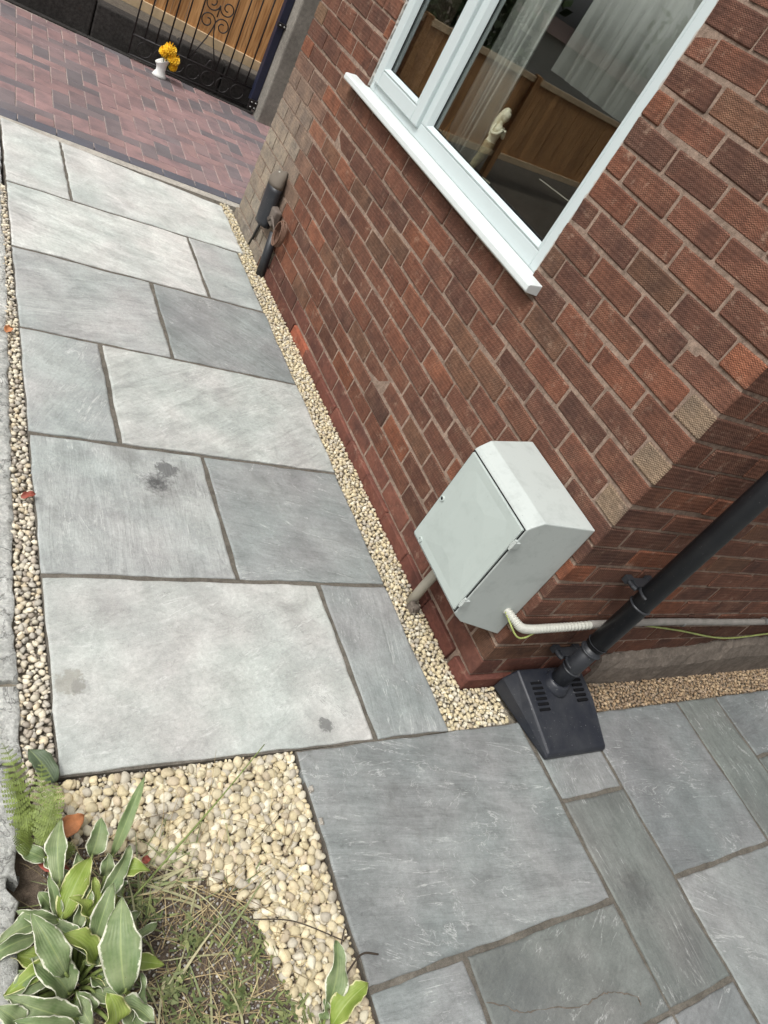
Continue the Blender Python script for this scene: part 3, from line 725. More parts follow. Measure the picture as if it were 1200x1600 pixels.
tag(MB().add([(.14, 2.02, 1.134), (.14, 1.94, 1.134), (.14, 1.975, 1.29), (.155, 2.02, 1.134), (.155, 1.94, 1.134), (.155, 1.975, 1.29)], [(0,1,2), (5,4,3), (0,3,4,1), (1,4,5,2), (2,5,3,0)]).build('wooden_easel', M['wood']), 'small triangular wooden easel behind the glass beside the curtain', 'easel')

# ------------------------------------------------------------------ meter box
mbx = empty('meter_box', (0, .23, .25)); tag(mbx, 'pale grey plastic meter box with sloping top fixed low on the brick wall', 'meter box')
def yr(x_, side):      # the box narrows a little towards its door
    return (.030 + .115*(-x_) if side == 0 else .431 - .105*(-x_))
prof = [(-.0005, .248), (-.190, .292), (-.226, .318), (-.238, .330), (-.238, .726), (-.228, .738), (-.195, .764), (-.0005, .777)]
mb = MB(); mb.loft([[(a, yr(a, 0)-.23, b-.25) for a, b in prof], [(a, yr(a, 1)-.23, b-.25) for a, b in prof]])
mb.build('body', M['boxgrey'], mbx, bevel=.004)
# door with a raised centre field
dy0, dy1, dz0, dz1 = .0655, .3985, .338, .719
def rect(x_, i): return [(x_, dy0+i-.23, dz0+i-.25), (x_, dy1-i-.23, dz0+i-.25), (x_, dy1-i-.23, dz1-i-.25), (x_, dy0+i-.23, dz1-i-.25)]
def oct_(x_, i, c):
    a, b, p, q = dy0+i-.23, dy1-i-.23, dz0+i-.25, dz1-i-.25
    return [(x_, a+c, p), (x_, b-c, p), (x_, b, p+c), (x_, b, q-c), (x_, b-c, q), (x_, a+c, q), (x_, a, q-c), (x_, a, p+c)]
mb = MB(); mb.loft([oct_(-.2375, 0, .003), oct_(-.244, 0, .003), oct_(-.2455, .002, .003), oct_(-.2455, .030, .03), oct_(-.2500, .085, .055)])
mb.build('door', M['boxdoor'], mbx, bevel=.0012)
mb = MB(); frame_ring(dy0-.005-.23, dy1+.005-.23, dz0-.005-.25, dz1+.005-.25, .0042, .0042, .0042, -.2392, -.2384, mb); mb.build('door_seal', M['gasket'], mbx)
for z_ in (.663, .388):
    mb = MB(); mb.box(-.249, -.226, .050-.23, .063-.23, z_-.013-.25, z_+.013-.25); mb.tube([(-.2455, .0565-.23, z_-.02-.25), (-.2455, .0565-.23, z_+.02-.25)], .005, 8); mb.build('hinge', M['boxgrey'], mbx, bevel=.001)
def ring_lock(y_, z_, name, r_):
    m_ = MB(); 
    prof_ = [(r_, 0), (r_, .004), (r_*.75, .006), (r_*.6, .004), (0, .0035)]
    rings = [[(-.2455-h, y_-.23+q*math.cos(a), z_-.25+q*math.sin(a)) for a in [2*math.pi*k/16 for k in range(16)]] for q, h in prof_[:-1]]
    m_.loft(rings, cap=False); lk = m_.build(name, M['boxdoor'], mbx, smooth=True)
    c_ = MB(); c_.loft([[(-.2462, y_-.23+r_*.6*math.cos(a), z_-.25+r_*.6*math.sin(a)) for a in [2*math.pi*k/16 for k in range(16)]], [(-.2480, y_-.23+r_*.55*math.cos(a), z_-.25+r_*.55*math.sin(a)) for a in [2*math.pi*k/16 for k in range(16)]]])
    c_.build('keyhole', M['gasket'] if name == 'lock' else M['boxdoor'], lk)
ring_lock(.383, .520, 'lock', .0105); ring_lock(.352, .352, 'moulded_mark', .010)
# supply pipe under the box
tag(MB().tube([(-.062, .362, -.05), (-.060, .360, .10), (-.056, .352, .262)], .0195, 16).build('supply_pipe', M['conduit'], smooth=True), 'grey plastic supply pipe rising from gravel into the meter box', 'pipe')
tag(rough_stone(-.02, .02, -.015, .02, .028, 'cement_lump', None, .005), 'small lump of grey cement at the foot of the supply pipe', 'cement lump'); bpy.data.objects['cement_lump'].location = (-.068, .325, -.01); bpy.data.objects['cement_lump'].data.materials[0] = M['cement']

# corrugated conduit round the corner
pts = spline([(-.055, .06, .372), (-.040, -.004, .372), (-.018, -.026, .364), (.03, -.027, .355), (.12, -.025, .356), (.22, -.024, .360), (.34, -.022, .365)], 26)
tag(MB().tube(pts, [.0140 + .0022*math.sin(i*1.57) for i in range(len(pts))], 12).build('corrugated_conduit', M['flex'], smooth=True), 'white corrugated conduit leaving the meter box round the corner', 'conduit')
pts = spline([(.33, -.020, .366), (.8, -.019, .372), (1.4, -.019, .360), (2.2, -.019, .362), (3.2, -.019, .36)], 10)
cdt = tag(MB().tube(pts, .0145, 14).build('cable_pipe', simple('dusty grey pipe', rgb(122, 118, 112), .8, .3, 20), smooth=True), 'long dusty grey pipe running low along the brick return wall', 'pipe')
for x_ in (.9, 1.55, 2.3): MB().tube([(x_, -.019, .366), (x_+.012, -.019, .366)], .0170, 14).build('clip', M['metal'], cdt)
tag(MB().tube(spline([(-.062, .05, .378), (-.055, .0, .362), (-.03, -.040, .338), (.01, -.043, .330), (.05, -.036, .345), (.09, -.026, .352)], 10), .0032, 8).build('earth_wire', M['wire'], smooth=True), 'thin green earth wire looping under the white corrugated conduit', 'wire')
tag(MB().tube(spline([(.50, -.012, .372), (.635, -.010, .348), (.974, -.010, .298), (1.415, -.010, .226), (1.786, -.010, .248), (2.3, -.012, .30)], 12), .0040, 8).build('earth_wire', M['wire'], smooth=True), 'thin green earth wire sagging below the grey pipe', 'wire')

# ------------------------------------------------------------------ drainpipe and gully cover
DX, DY = .343, -.088
dp = empty('drainpipe', (DX, DY, 0)); tag(dp, 'black plastic drainpipe running down the brick return wall', 'drainpipe')
MB().tube([(0, 0, .33), (0, 0, 2.74)], .0375, 28).build('pipe', M['black'], dp, smooth=True)
MB().tube([(0, 0, .055), (0, 0, .34)], .0345, 28).build('shoe_pipe', M['black'], dp, smooth=True)
def collar(z0, z1, r_): 
    MB().lathe([(r_-.004, z0), (r_, z0+.003), (r_+.0015, (z0+z1)/2), (r_, z1-.003), (r_-.004, z1)], seg=28).build('collar', M['black'], dp, smooth=True)
collar(.300, .310, .0400); collar(.343, .349, .0395); collar(.188, .198, .0375); collar(.56, .572, .0402); 
for (z_, lng) in ((.615, 1), (.215, 0)):
    mb = MB(); mb.box(-.070, -.038, .06, .082, z_-.012, z_+.012); mb.box(.038, .070, .06, .082, z_-.012, z_+.012); mb.box(-.046, .046, .032, .070, z_-.010, z_+.010)
    mb.tube([(.0385*math.cos(a), .0385*math.sin(a), z_) for a in np.linspace(-.4, math.pi+.4, 20)], .006, 8)
    mb.tube([(-.058, .066, z_), (-.058, .040, z_), (-.050, .028, z_)], .008, 8)
    mb.build('bracket', M['black'], dp, bevel=.001)
gc = empty('gully_cover', (.33, -.18, 0)); tag(gc, 'dusty black plastic gully cover wedged between slabs and wall', 'gully cover')
# (top outline, bottom outline) from the wall to the front
top = [(.150, -.046, .118), (.488, -.060, .118), (.500, -.150, .090), (.492, -.332, .036), (.196, -.322, .036), (.160, -.150, .090)]
top = [(.170, -.030, .112), (.505, -.030, .112), (.515, -.16, .085), (.500, -.326, .034), (.196, -.322, .034), (.175, -.16, .085)]
bot = [(.140, -.022, -.01), (.535, -.022, -.01), (.538, -.17, -.002), (.512, -.334, .0015), (.190, -.330, .0015), (.160, -.17, -.002)]
sh = lambda L: [(a-.33, b+.18, c_) for a, b, c_ in L]
rings = [sh(bot), sh([(a+(c_-a)*.12, b+(d-b)*.12, z1+(z2-z1)*.5) for (a, b, z1), (c_, d, z2) in zip(bot, top)]), sh(top)]
mb = MB(); mb.loft(rings); body = mb.build('cover_body', M['cover'], gc, bevel=.007, seg=3)
mb = MB(); mb.lathe([(.062, -.012), (.056, .012), (.047, .026), (.043, .034), (.038, .034)], (DX-.33, DY+.18, .088), 28); mb.build('pipe_collar', M['cover'], gc, smooth=True)
def top_z(y): return .112 + (y+.030)/(-.13)*(-.027) if y > -.16 else .085 + (y+.16)/(-.166)*(-.051)
for i in range(6):
    for (xa, xb) in ((.208, .262), (.425, .479)):
        y_ = -.085 - .019*i
        if xa > .3 and i == 5: continue
        zz = top_z(y_) + .0006; o = MB().box(xa-.33, xb-.33, y_+.18-.005, y_+.18+.005, zz-.006, zz+.0016).build('vent_slot', M['gasket'], gc)

# ------------------------------------------------------------------ cable duct on the far part of the wall
cdx = empty('cable_duct', (-.04, 2.86, 0)); tag(cdx, 'black cable duct with grey hood and tangled fittings low on the far wall', 'cable duct')
def P_(x_, y_, z_): return (x_+.04, y_-2.86, z_)
rings = []
for i in range(15):
    u = i/14; z_ = .20 + .30*u; y_ = 2.915 + .045*u; wd = .066*math.sqrt(max(.02, 1-max(0, (u-.72)/.28)**2)); dpt = .085*math.sqrt(max(.05, 1-max(0, (u-.78)/.22)**2))
    rings.append([P_(-.004 - dpt*(.5-.5*math.cos(a)) if True else 0, y_ + wd*math.sin(a), z_) for a in [2*math.pi*k/16 for k in range(16)]])
MB().loft(rings[:11]).build('hood', M['black'], cdx, smooth=True); MB().loft(rings[10:]).build('hood_cap', M['greycap'], cdx, smooth=True)
MB().tube([P_(-.035, 2.70, -.05), P_(-.035, 2.725, .10), P_(-.032, 2.755, .23)], .026, 16).build('duct', M['black'], cdx, smooth=True)
MB().tube([P_(-.012, 3.05, -.02), P_(-.016, 3.0, .20), P_(-.012, 2.99, .36)], .009, 8).build('cable', M['black'], cdx, smooth=True)
MB().tube(spline([P_(-.05, 2.96, .49), P_(-.055, 2.95, .40), P_(-.052, 2.93, .27)], 6), .005, 8).build('cable', M['flex'], cdx, smooth=True)
mb = MB(); mb.box(*[a for p in zip(P_(-.052, 2.80, .235), P_(-.006, 2.915, .33)) for a in p]); mb.build('junction', M['fitting'], cdx, bevel=.012, seg=3)
for i in range(5):
    MB().tube(spline([P_(-.045, 2.735+.02*rng.random(), .25), P_(-.06, 2.80, .28+.02*rng.random()), P_(-.05, 2.86+.03*rng.random(), .25), P_(-.04, 2.90, .32+.03*rng.random())], 6), .0042, 6).build('cable', M['fitting'], cdx, smooth=True)
coil = empty('cable_coil', (-.03, 2.665, .27)); tag(coil, 'coil of brown cable hanging beside the black duct', 'cable')
for i in range(6):
    a_ = [(.0 - .006*i + .0, .045*math.cos(t), .068*math.sin(t) + .004*math.sin(i*2)) for t in np.linspace(0, 2*math.pi, 25)]
    MB().tube([(p[0]-.0, p[1]*(1+.05*math.sin(i)), p[2]) for p in a_], .0036, 6).build('loop', M['cable'], coil, smooth=True)

# ------------------------------------------------------------------ far boundary: dwarf wall, fence, post, iron gate
def wy(x_): return 5.775 - .10*x_
bw = empty('dwarf_wall', (0, 5.8, 0)); tag(bw, 'dirty dark dwarf wall running behind the iron gate', 'wall')
xs = [-2.6, -1.9, -1.32, -.62, .02, .40, .72]
for a, b in zip(xs[:-1], xs[1:]):
    v = []; h_ = .27 + random.uniform(-.012, .012) - (.02 if b > 0 else 0)
    mbw = MB(); mbw.add([(a+.004, wy(a)-5.8, -.05), (b-.004, wy(b)-5.8, -.05), (b-.004, wy(b)-5.8+.16, -.05), (a+.004, wy(a)-5.8+.16, -.05), (a+.004, wy(a)-5.8, h_), (b-.004, wy(b)-5.8, h_-.004), (b-.004, wy(b)-5.8+.16, h_), (a+.004, wy(a)-5.8+.16, h_)], [(0,3,2,1), (4,5,6,7), (0,1,5,4), (1,2,6,5), (2,3,7,6), (3,0,4,7)])
    mbw.build('wall_stone', M['darkwall'], bw, bevel=.012)
kb = empty('gate_kerb', (0, 5.7, 0)); 
mb = MB(); mb.add([(-2.6, 5.965, -.05), (.9, 5.615, -.05), (.9, 5.675, -.05), (-2.6, 6.03, -.05), (-2.6, 5.965, .006), (.9, 5.615, .006), (.9, 5.675, .006), (-2.6, 6.03, .006)], [(0,3,2,1), (4,5,6,7), (0,1,5,4), (1,2,6,5), (2,3,7,6), (3,0,4,7)])
bpy.data.objects.remove(kb); tag(mb.build('kerb_strip', M['darkwall']), kind='structure')
fn = empty('timber_fence', (0, 6.1, 0)); tag(fn, 'warm brown vertical board timber fence behind the iron gate', 'fence')
def fy(x_): return 6.13 - .20*x_ if x_ > -2.3 else 6.59 - .34*(x_+2.3)
x_ = .86; wd = .118
boardm = MB().box(-wd/2, wd/2, 0, .016, .0, .86).mesh('board', M['wood'])
railp = MB()
while x_ > -7.2:
    a_ = math.atan(-.20 if x_ > -2.3 else -.34)
    o = link('board', boardm, fn, (x_, fy(x_)-6.1 + rng.normal(0, .002), .33 + rng.normal(0, .003)), (0, 0, a_)); x_ -= .121*math.cos(a_)
for (xa, xb) in ((.92, -2.3), (-2.3, -4.3), (-4.3, -7.2)):
    for (z0, z1, off) in ((.262, .335, .010), (1.185, 1.25, -.02)):
        A_, B_ = Vector((xa, fy(xa+ (0 if xa > -2.3 else -1e-6))-6.1, 0)), Vector((xb, fy(xb)-6.1, 0)); t = (B_-A_).normalized(); nrm = Vector((t.y, -t.x, 0)); 
        if nrm.y > 0: nrm = -nrm
        q = [A_ + nrm*(.028), B_ + nrm*.028, B_ - nrm*.03, A_ - nrm*.03]
        MB().add([(p.x, p.y, z) for z in (z0, z1) for p in q], [(0,3,2,1), (4,5,6,7), (0,1,5,4), (1,2,6,5), (2,3,7,6), (3,0,4,7)]).build('rail', M['wood_rail'], fn, bevel=.003)
for px in (-4.3, -2.3): MB().box(px-.04, px+.04, fy(px)-6.1-.07, fy(px)-6.1+.02, 0, 1.27).build('post', M['wood'], fn, bevel=.004)
# side boards that close the gap at the post
mb = MB(); mb.box(.69, .80, 5.72, 5.735, .05, 1.3); tag(mb.build('side_board', M['wood']), 'dark timber board between the gate and the navy post', 'board')
pst = MB(); pst.loft([[(.715, 5.50, -.1), (.90, 5.50, -.1), (.90, 5.66, -.1), (.715, 5.66, -.1)], [(.715, 5.50, 1.7), (.90, 5.50, 1.7), (.90, 5.66, 1.7), (.715, 5.66, 1.7)]])
tag(pst.build('concrete_post', M['concrete'], bevel=.014), 'square grey concrete post standing beside the house corner', 'post')
gt = empty('iron_gate', (.15, 5.70, 0)); tag(gt, 'black wrought iron gate with scrollwork in front of the fence', 'gate')
GXO, GYO = .15, 5.70
def gp(x_, z_, dy=0): return (x_-GXO, 5.70 - .02*(x_-.15) - GYO + dy, z_)
def bar(x_, z0, z1, r_=.0062): MB().tube([gp(x_, z0), gp(x_, z1)], r_, 8).build('bar', M['iron'], gt, smooth=True)
for x_ in (-.350, -.262, -.176, -.090, -.004, .082, .322, .412, .498, .584): bar(x_, .18 if x_ > -.34 else .03, 1.25)
for z_ in (.178, .032, 1.25): MB().tube([gp(-.352, z_), gp(.655, z_)], .0075, 8).build('rail', M['iron'], gt, smooth=True)
def scroll(cx, cz, r0, turns, dirn, start, tail):
    P = []
    for i in range(40):
        t = i/39; a = start + dirn*turns*2*math.pi*t; rr_ = r0*(1-.72*t); P.append(gp(cx+rr_*math.cos(a), cz+rr_*math.sin(a)))
    P = [gp(*q) for q in tail] + P
    MB().tube(spline(P[:1]+P[1:], 2), .005, 6).build('scroll', M['iron'], gt, smooth=True)
cx = .202
for s_ in (-1, 1):
    scroll(cx + s_*.062, .50, .062, 1.3, -s_, math.pi/2*0 + (0 if s_ < 0 else math.pi), [(cx + s_*.115, .18), (cx + s_*.03, .38)])
    scroll(cx + s_*.062, .635, .062, 1.3, s_, 0 if s_ < 0 else math.pi, [(cx, .55), (cx, .58)])
    scroll(cx + s_*.062, .80, .062, 1.3, -s_, 0 if s_ < 0 else math.pi, [(cx, .70), (cx, .75)])
    MB().tube(spline([gp(cx+s_*.03, .18), gp(cx+s_*.05, .235), gp(cx+s_*.075, .235), gp(cx+s_*.085, .18)], 6), .005, 6).build('scroll', M['iron'], gt, smooth=True)
for x_ in (-.24, -.11, .02, .15, .28, .41, .54):
    MB().tube([gp(x_+.055*math.cos(t), .105+.055*math.sin(t)) for t in np.linspace(0, 2*math.pi, 25)], .0048, 6).build('ring', M['iron'], gt, smooth=True)
MB().box(.650-GXO, .712-GXO, 5.635-GYO, 5.70-GYO, .10, 1.35).build('gate_post', M['navy'], gt, bevel=.004)
for z_ in (.10, .06, .72):
    mb = MB(); mb.box(.64-GXO, .72-GXO, 5.615-GYO, 5.633-GYO, z_-.018, z_+.018); hg = mb.build('hinge', M['iron'], gt, bevel=.003)
    for dx in (-.018, .018): MB().lathe([(0, -.006), (.008, -.004), (.009, 0), (.006, .005), (0, .007)], (0, 0, 0), 10).build('bolt', M['metal'], hg, smooth=True, loc=(.68-GXO+dx, 5.612-GYO, z_))

# vase with yellow flowers
vs = empty('vase', (-.12, 5.575, 0)); tag(vs, 'small white ceramic vase standing at the foot of the gate', 'vase')
mb = MB(); n = 24; rings = []
for (r_, z_) in ((.052, 0), (.058, .006), (.050, .020), (.036, .05), (.038, .085), (.050, .118), (.056, .13), (.046, .122), (.030, .09)):
    rings.append([(r_*math.cos(a), r_*.8*math.sin(a), z_ + (.035*math.cos(a)*(z_/.13)**2)) for a in [2*math.pi*k/n for k in range(n)]])
mb.loft(rings); mb.build('body', M['white'], vs, smooth=True)
fl = empty('flower_bunch', (-.10, 5.575, .11)); tag(fl, 'bunch of yellow pompom flowers in the white vase', 'flowers')
for (x_, y_, z_, r_) in ((.0, -.02, .115, .05), (.045, -.03, .06, .048), (-.03, .01, .075, .04), (.06, -.005, .0, .035), (.02, .03, .05, .042)):
    mb = MB()
    for k in range(60):
        ph = math.acos(1-2*(k+.5)/60); th = 2.39996*k
        dvec = Vector((math.sin(ph)*math.cos(th), math.sin(ph)*math.sin(th), math.cos(ph))); tt = dvec.orthogonal().normalized()*.0105; uu = dvec.cross(tt).normalized()*.0105
        c0 = dvec*r_*.55; c1 = dvec*r_*random.uniform(.9, 1.05)
        mb.add([c0-tt*.5, c0+tt*.5, c1+tt*.8+uu*.3, c1*1.03, c1-tt*.8+uu*.3], [(0, 1, 2, 3, 4)])
    mb.lathe([(0, -r_*.7), (r_*.6, -r_*.3), (r_*.68, 0), (r_*.6, r_*.3), (0, r_*.7)], seg=10)
    mb.build('bloom', M['flower'], fl, loc=(x_, y_, z_)); MB().tube([(x_, y_, z_), (0, 0, -.06)], .003, 6).build('stem', M['leafgreen'], fl)
for (x_, y_, z_) in ((-.05, -.03, .0), (.05, .0, -.01)):
    MB().add([(0, 0, -.04), (x_*.5+.012, y_, z_*.5), (x_, y_*1.4, z_+.02), (x_*.5-.012, y_, z_*.5+.01)], [(0, 1, 2, 3)]).build('leaf', M['leafgreen'], fl)

# ------------------------------------------------------------------ what the window reflects: house, hedge beyond the fence
nb = empty('neighbour_house', (-11.2, 14.6, 0), rad(38)); tag(nb, 'low white rendered neighbouring building seen only as a reflection in the window', 'house')
MB().box(-2.6, 3.0, 0, 5, -.1, 1.6).build('wall', M['render_white'], nb)
MB().add([(-2.7, -.1, 1.6), (3.1, -.1, 1.6), (3.1, 5.1, 1.6), (-2.7, 5.1, 1.6), (-2.7, 2.5, 1.95), (3.1, 2.5, 1.95)], [(0,1,5,4), (2,3,4,5), (0,4,3), (1,2,5), (0,3,2,1)]).build('roof', M['roof'], nb)
for x_ in (-1.8, 1.7): MB().box(x_, x_+.6, -.04, .01, .9, 1.35).build('window', M['insill'], nb)
def foliage(name, label, cx, cy, rx, ry, z0, z1, n, leaf):
    v = []; f = []; cols = []
    ph = rng.uniform(0, 6.28, 4)
    for i in range(n):
        th = rng.uniform(0, 2*math.pi); u = rng.random()**.45; zz = z0 + (z1-z0)*rng.random(); sh_ = math.sqrt(max(.08, 1-abs((zz-z0)/(z1-z0)-.45)**2*2.4)) * (1+.25*math.sin(th*3+ph[0]+zz*2))
        p = np.array((cx + rx*u*sh_*math.cos(th), cy + ry*u*sh_*math.sin(th), zz)); a = rng.normal(0, 1, 3); a /= np.linalg.norm(a); b = np.cross(a, rng.normal(0, 1, 3)); b /= np.linalg.norm(b)
        k = len(v); s_ = leaf*rng.uniform(.6, 1.3); v += [p-a*s_, p+b*s_*.5, p+a*s_, p-b*s_*.5]; f.append((k, k+1, k+2, k+3))
        c_ = np.array(rgb(62, 78, 42))*rng.uniform(.5, 1.5); cols += [(*c_, 1)]*4
    me = bpy.data.meshes.new('crown'); me.from_pydata([tuple(map(float, q)) for q in v], [], f); ca = me.color_attributes.new('col', 'FLOAT_COLOR', 'POINT'); ca.data.foreach_set('color', np.array(cols, dtype=np.float32).ravel()); me.materials.append(M['hedge'])
    root = empty(name, (cx, cy, 0)); tag(root, label, 'tree', 'trees beyond the fence'); o = link('crown', me, root, (-cx, -cy, 0))
    MB().tube([(0, 0, -.1), (.05, 0, z0), (0, .1, z1*.7)], [.14, .11, .05], 8).build('trunk', M['twig'], root)
foliage('tree', 'dark bushy tree left of the white neighbouring building, beyond the fence', -6.4, 14.0, 2.2, 2.0, .2, 4.8, 4000, .13)
foliage('tree', 'tall dark tree behind the white neighbouring building, beyond the fence', -17.5, 16.5, 3.0, 3.0, 1.5, 9.5, 2600, .22)
foliage('tree', 'dense dark tree behind the fence near the gate', -2.6, 10.8, 2.4, 1.8, .2, 5.2, 4000, .13)

# ------------------------------------------------------------------ gravel
def ico(sub):
    bm = bmesh.new(); bmesh.ops.create_icosphere(bm, subdivisions=sub, radius=1); v = np.array([p.co for p in bm.verts]); f = np.array([[q.index for q in p.verts] for p in bm.faces]); bm.free(); return v, f
IC = {1: ico(2), 0: ico(1)}
CREAM = np.array([rgb(206, 198, 174), rgb(196, 184, 154), rgb(212, 204, 182), rgb(182, 172, 150), rgb(200, 186, 152), rgb(176, 168, 152), rgb(192, 184, 166)])
CREAM = np.concatenate([CREAM*.95, np.array([rgb(200, 188, 158), rgb(190, 176, 146), rgb(198, 184, 150), rgb(180, 166, 142), rgb(186, 174, 144)])])
CREAM_ = np.array([rgb(204, 188, 152), rgb(192, 174, 138), rgb(212, 200, 170), rgb(180, 164, 136), rgb(200, 182, 142), rgb(172, 160, 140), rgb(188, 178, 158)])
BROWN = .85*np.array([rgb(172, 148, 118), rgb(156, 132, 104), rgb(182, 160, 130), rgb(142, 122, 100), rgb(164, 144, 122)])
GREYP = np.array([rgb(200, 192, 172), rgb(186, 178, 162), rgb(208, 198, 176), rgb(172, 166, 154), rgb(194, 180, 154), rgb(164, 154, 140)])
def pebbles(name, label, inside, bbox, smin, smax, pal, z, sub, layers=2, dens=1.0, flat=.6, angular=0.):
    x0, x1, y0, y1 = bbox; pts = []
    for ly in range(layers):
        cell = smax; grid = {}
        tries = int((x1-x0)*(y1-y0)/(smin*smin)*6*dens)
        sizes = np.sort(smin + (smax-smin)*rng.random(tries)**1.8)[::-1]
        X = rng.uniform(x0, x1, tries); Y = rng.uniform(y0, y1, tries)
        for s_, a, b in zip(sizes, X, Y):
            if not inside(a, b, s_*.38): continue
            gi, gj = int(a/cell), int(b/cell); ok = True
            for i in (-1, 0, 1):
                for j in (-1, 0, 1):
                    for (pa, pb, ps) in grid.get((gi+i, gj+j), ()):
                        if (pa-a)**2 + (pb-b)**2 < (.40*(ps+s_))**2: ok = False; break
                    if not ok: break
                if not ok: break
            if ok: grid.setdefault((gi, gj), []).append((a, b, s_)); pts.append((a, b, z + ly*smin*.42 + rng.normal(0, .0015), s_))
    V, F = IC[sub]; nv = len(V); n = len(pts); allv = np.zeros((n*nv, 3), np.float32); cols = np.ones((n*nv, 4), np.float32)
    for i, (a, b, zz, s_) in enumerate(pts):
        h = s_/2; sc = np.array((h*1.05, h*rng.uniform(.68, .95), h*rng.uniform(flat-.12, flat+.18)))
        # lumps: push along a few random directions, flatten against a few random planes
        W = V.copy()
        for _ in range(3):
            d3 = rng.normal(0, 1, 3); d3 /= np.linalg.norm(d3); W += np.outer(np.clip(V@d3, 0, 1)**2, d3)*rng.uniform(-.16, .22)
        for _ in range(5 + int(angular*4)):
            d3 = rng.normal(0, 1, 3); d3 /= np.linalg.norm(d3); lim = rng.uniform(.48-.1*angular, .9); ex = np.clip(W@d3 - lim, 0, None); W -= np.outer(ex*(.8), d3)
        rm = np.array(Euler((rng.normal(0, .35), rng.normal(0, .35), rng.uniform(0, 6.28))).to_matrix())
        allv[i*nv:(i+1)*nv] = (W*sc)@rm.T + (a, b, zz)
        c_ = pal[rng.integers(len(pal))]*rng.uniform(.84, 1.18); cols[i*nv:(i+1)*nv, :3] = c_
    allf = (F[None] + (np.arange(n)*nv)[:, None, None]).reshape(-1, 3)
    me = bpy.data.meshes.new(name); me.vertices.add(len(allv)); me.vertices.foreach_set('co', allv.ravel())
    me.loops.add(allf.size); me.loops.foreach_set('vertex_index', allf.ravel().astype(np.int32))
    me.polygons.add(len(allf)); me.polygons.foreach_set('loop_start', np.arange(0, allf.size, 3, dtype=np.int32)); me.polygons.foreach_set('use_smooth', np.ones(len(allf), bool))
    me.update(calc_edges=True); me.validate()
    ca = me.color_attributes.new('col', 'FLOAT_COLOR', 'POINT'); ca.data.foreach_set('color', cols.ravel()); me.materials.append(M['pebble'])
    print(name, n); return tag(link(name, me), label, 'gravel', kind='stuff')
def px_right(y): return PO[0] + 1.206 + .0095*(y+.16) + (.03 if y > 2.9 else 0)
def px_left(y): return PO[0] + .0095*(y+.16)
pebbles('gravel', 'cream pebble strip between the slab path and the brick wall', lambda x, y, r_: px_right(y)+.004+r_ < x < -.016-r_*.6 or (-.17 < y < -.02-r_ and px_right(0)+r_ < x < .14), (-.165, .15, -.172, 3.60), .0095, .025, CREAM, -.017, 0, 2, 1.0)
def in_bed(x, y, r_):
    if not (-1.42 < x < -.742-r_ and y < -.172-r_): return False
    if y > -.20 and rng.random() < .45: return False
    e = -.36 - .55*(x+1.2) if x < -.975 else (-.50 - (x+.975)*5.5)
    return y > e + rng.normal(0, .018)
pebbles('gravel', 'bed of cream pebbles beside the hosta plants', in_bed, (-1.42, -.735, -1.15, -.168), .009, .033, CREAM, -.017, 1, 3, 1.0)
pebbles('gravel', 'narrow strip of grey cream pebbles along the stone edging', lambda x, y, r_: kx(y)-.004+r_*.5 < x < px_left(y)-.004-r_*.4 and y < 2.85, (-1.45, -1.30, -.20, 2.85), .010, .026, GREYP, -.014, 0, 2, 1.0)
pebbles('gravel', 'brown chipping strip along the foot of the return wall', lambda x, y, r_: (.56 if y < -.05 else .6)+r_ < x and -.172+r_ < y < -.048-r_*.5, (.55, 3.3, -.175, -.03), .010, .024, BROWN, -.020, 0, 2, 1.0, .6, 1.)
def in_soil(x, y, r_):
    e = -.36 - .55*(x+1.2) if x < -.975 else (-.50 - (x+.975)*5.5)
    return y < e + .05 or y > -.195
pebbles('grit', 'grey grit and small stones scattered on the bare soil', in_soil, (-1.42, -.75, -1.1, -.168), .004, .012, np.array([rgb(150, 146, 140), rgb(120, 114, 106), rgb(176, 172, 164), rgb(100, 92, 84)]), -.018, 0, 1, .12, .7, 1.)
mb = MB(); mb.box(-.165, .01, -.175, 3.62, -.07, -.030); mb.box(.011, 3.3, -.175, .0, -.07, -.030); mb.box(-1.50, -1.36, -.2, 3.7, -.07, -.024)
tag(mb.build('gravel_bed', M['grit']), kind='structure')

# ------------------------------------------------------------------ plants
def leaf_mesh(L, W, arch, fold, wave, mat, nl=12, nw=8, seed=0):
    rs = np.random.default_rng(seed); ph = rs.uniform(0, 6.28, 3); v = []; uv = []; f = []
    for i in range(nl+1):
        t = i/nl; wd = W/2*(math.sin(math.pi*min(1, t*.93+.05))**.75)*(1.12-.25*t)*(1+rs.normal(0, .05)) if t < 1 else W*.012
        for j in range(nw+1):
            u = j/nw*2-1
            v.append((t*L, u*wd, arch*math.sin(t*math.pi*.9) - arch*.55*t*t + fold*wd*abs(u)**1.3 + wave*abs(u)**2*math.sin(t*11+ph[0]+(2 if u > 0 else 0)) ))
            uv.append((j/nw, t))
    for i in range(nl):
        for j in range(nw): f.append((i*(nw+1)+j, (i+1)*(nw+1)+j, (i+1)*(nw+1)+j+1, i*(nw+1)+j+1))
    me = bpy.data.meshes.new('leaf'); me.from_pydata(v, [], f); ul = me.uv_layers.new(name='UVMap')
    for lp in me.loops: ul.data[lp.index].uv = uv[lp.vertex_index]
    me.materials.append(mat); me.polygons.foreach_set('use_smooth', [True]*len(f)); return me
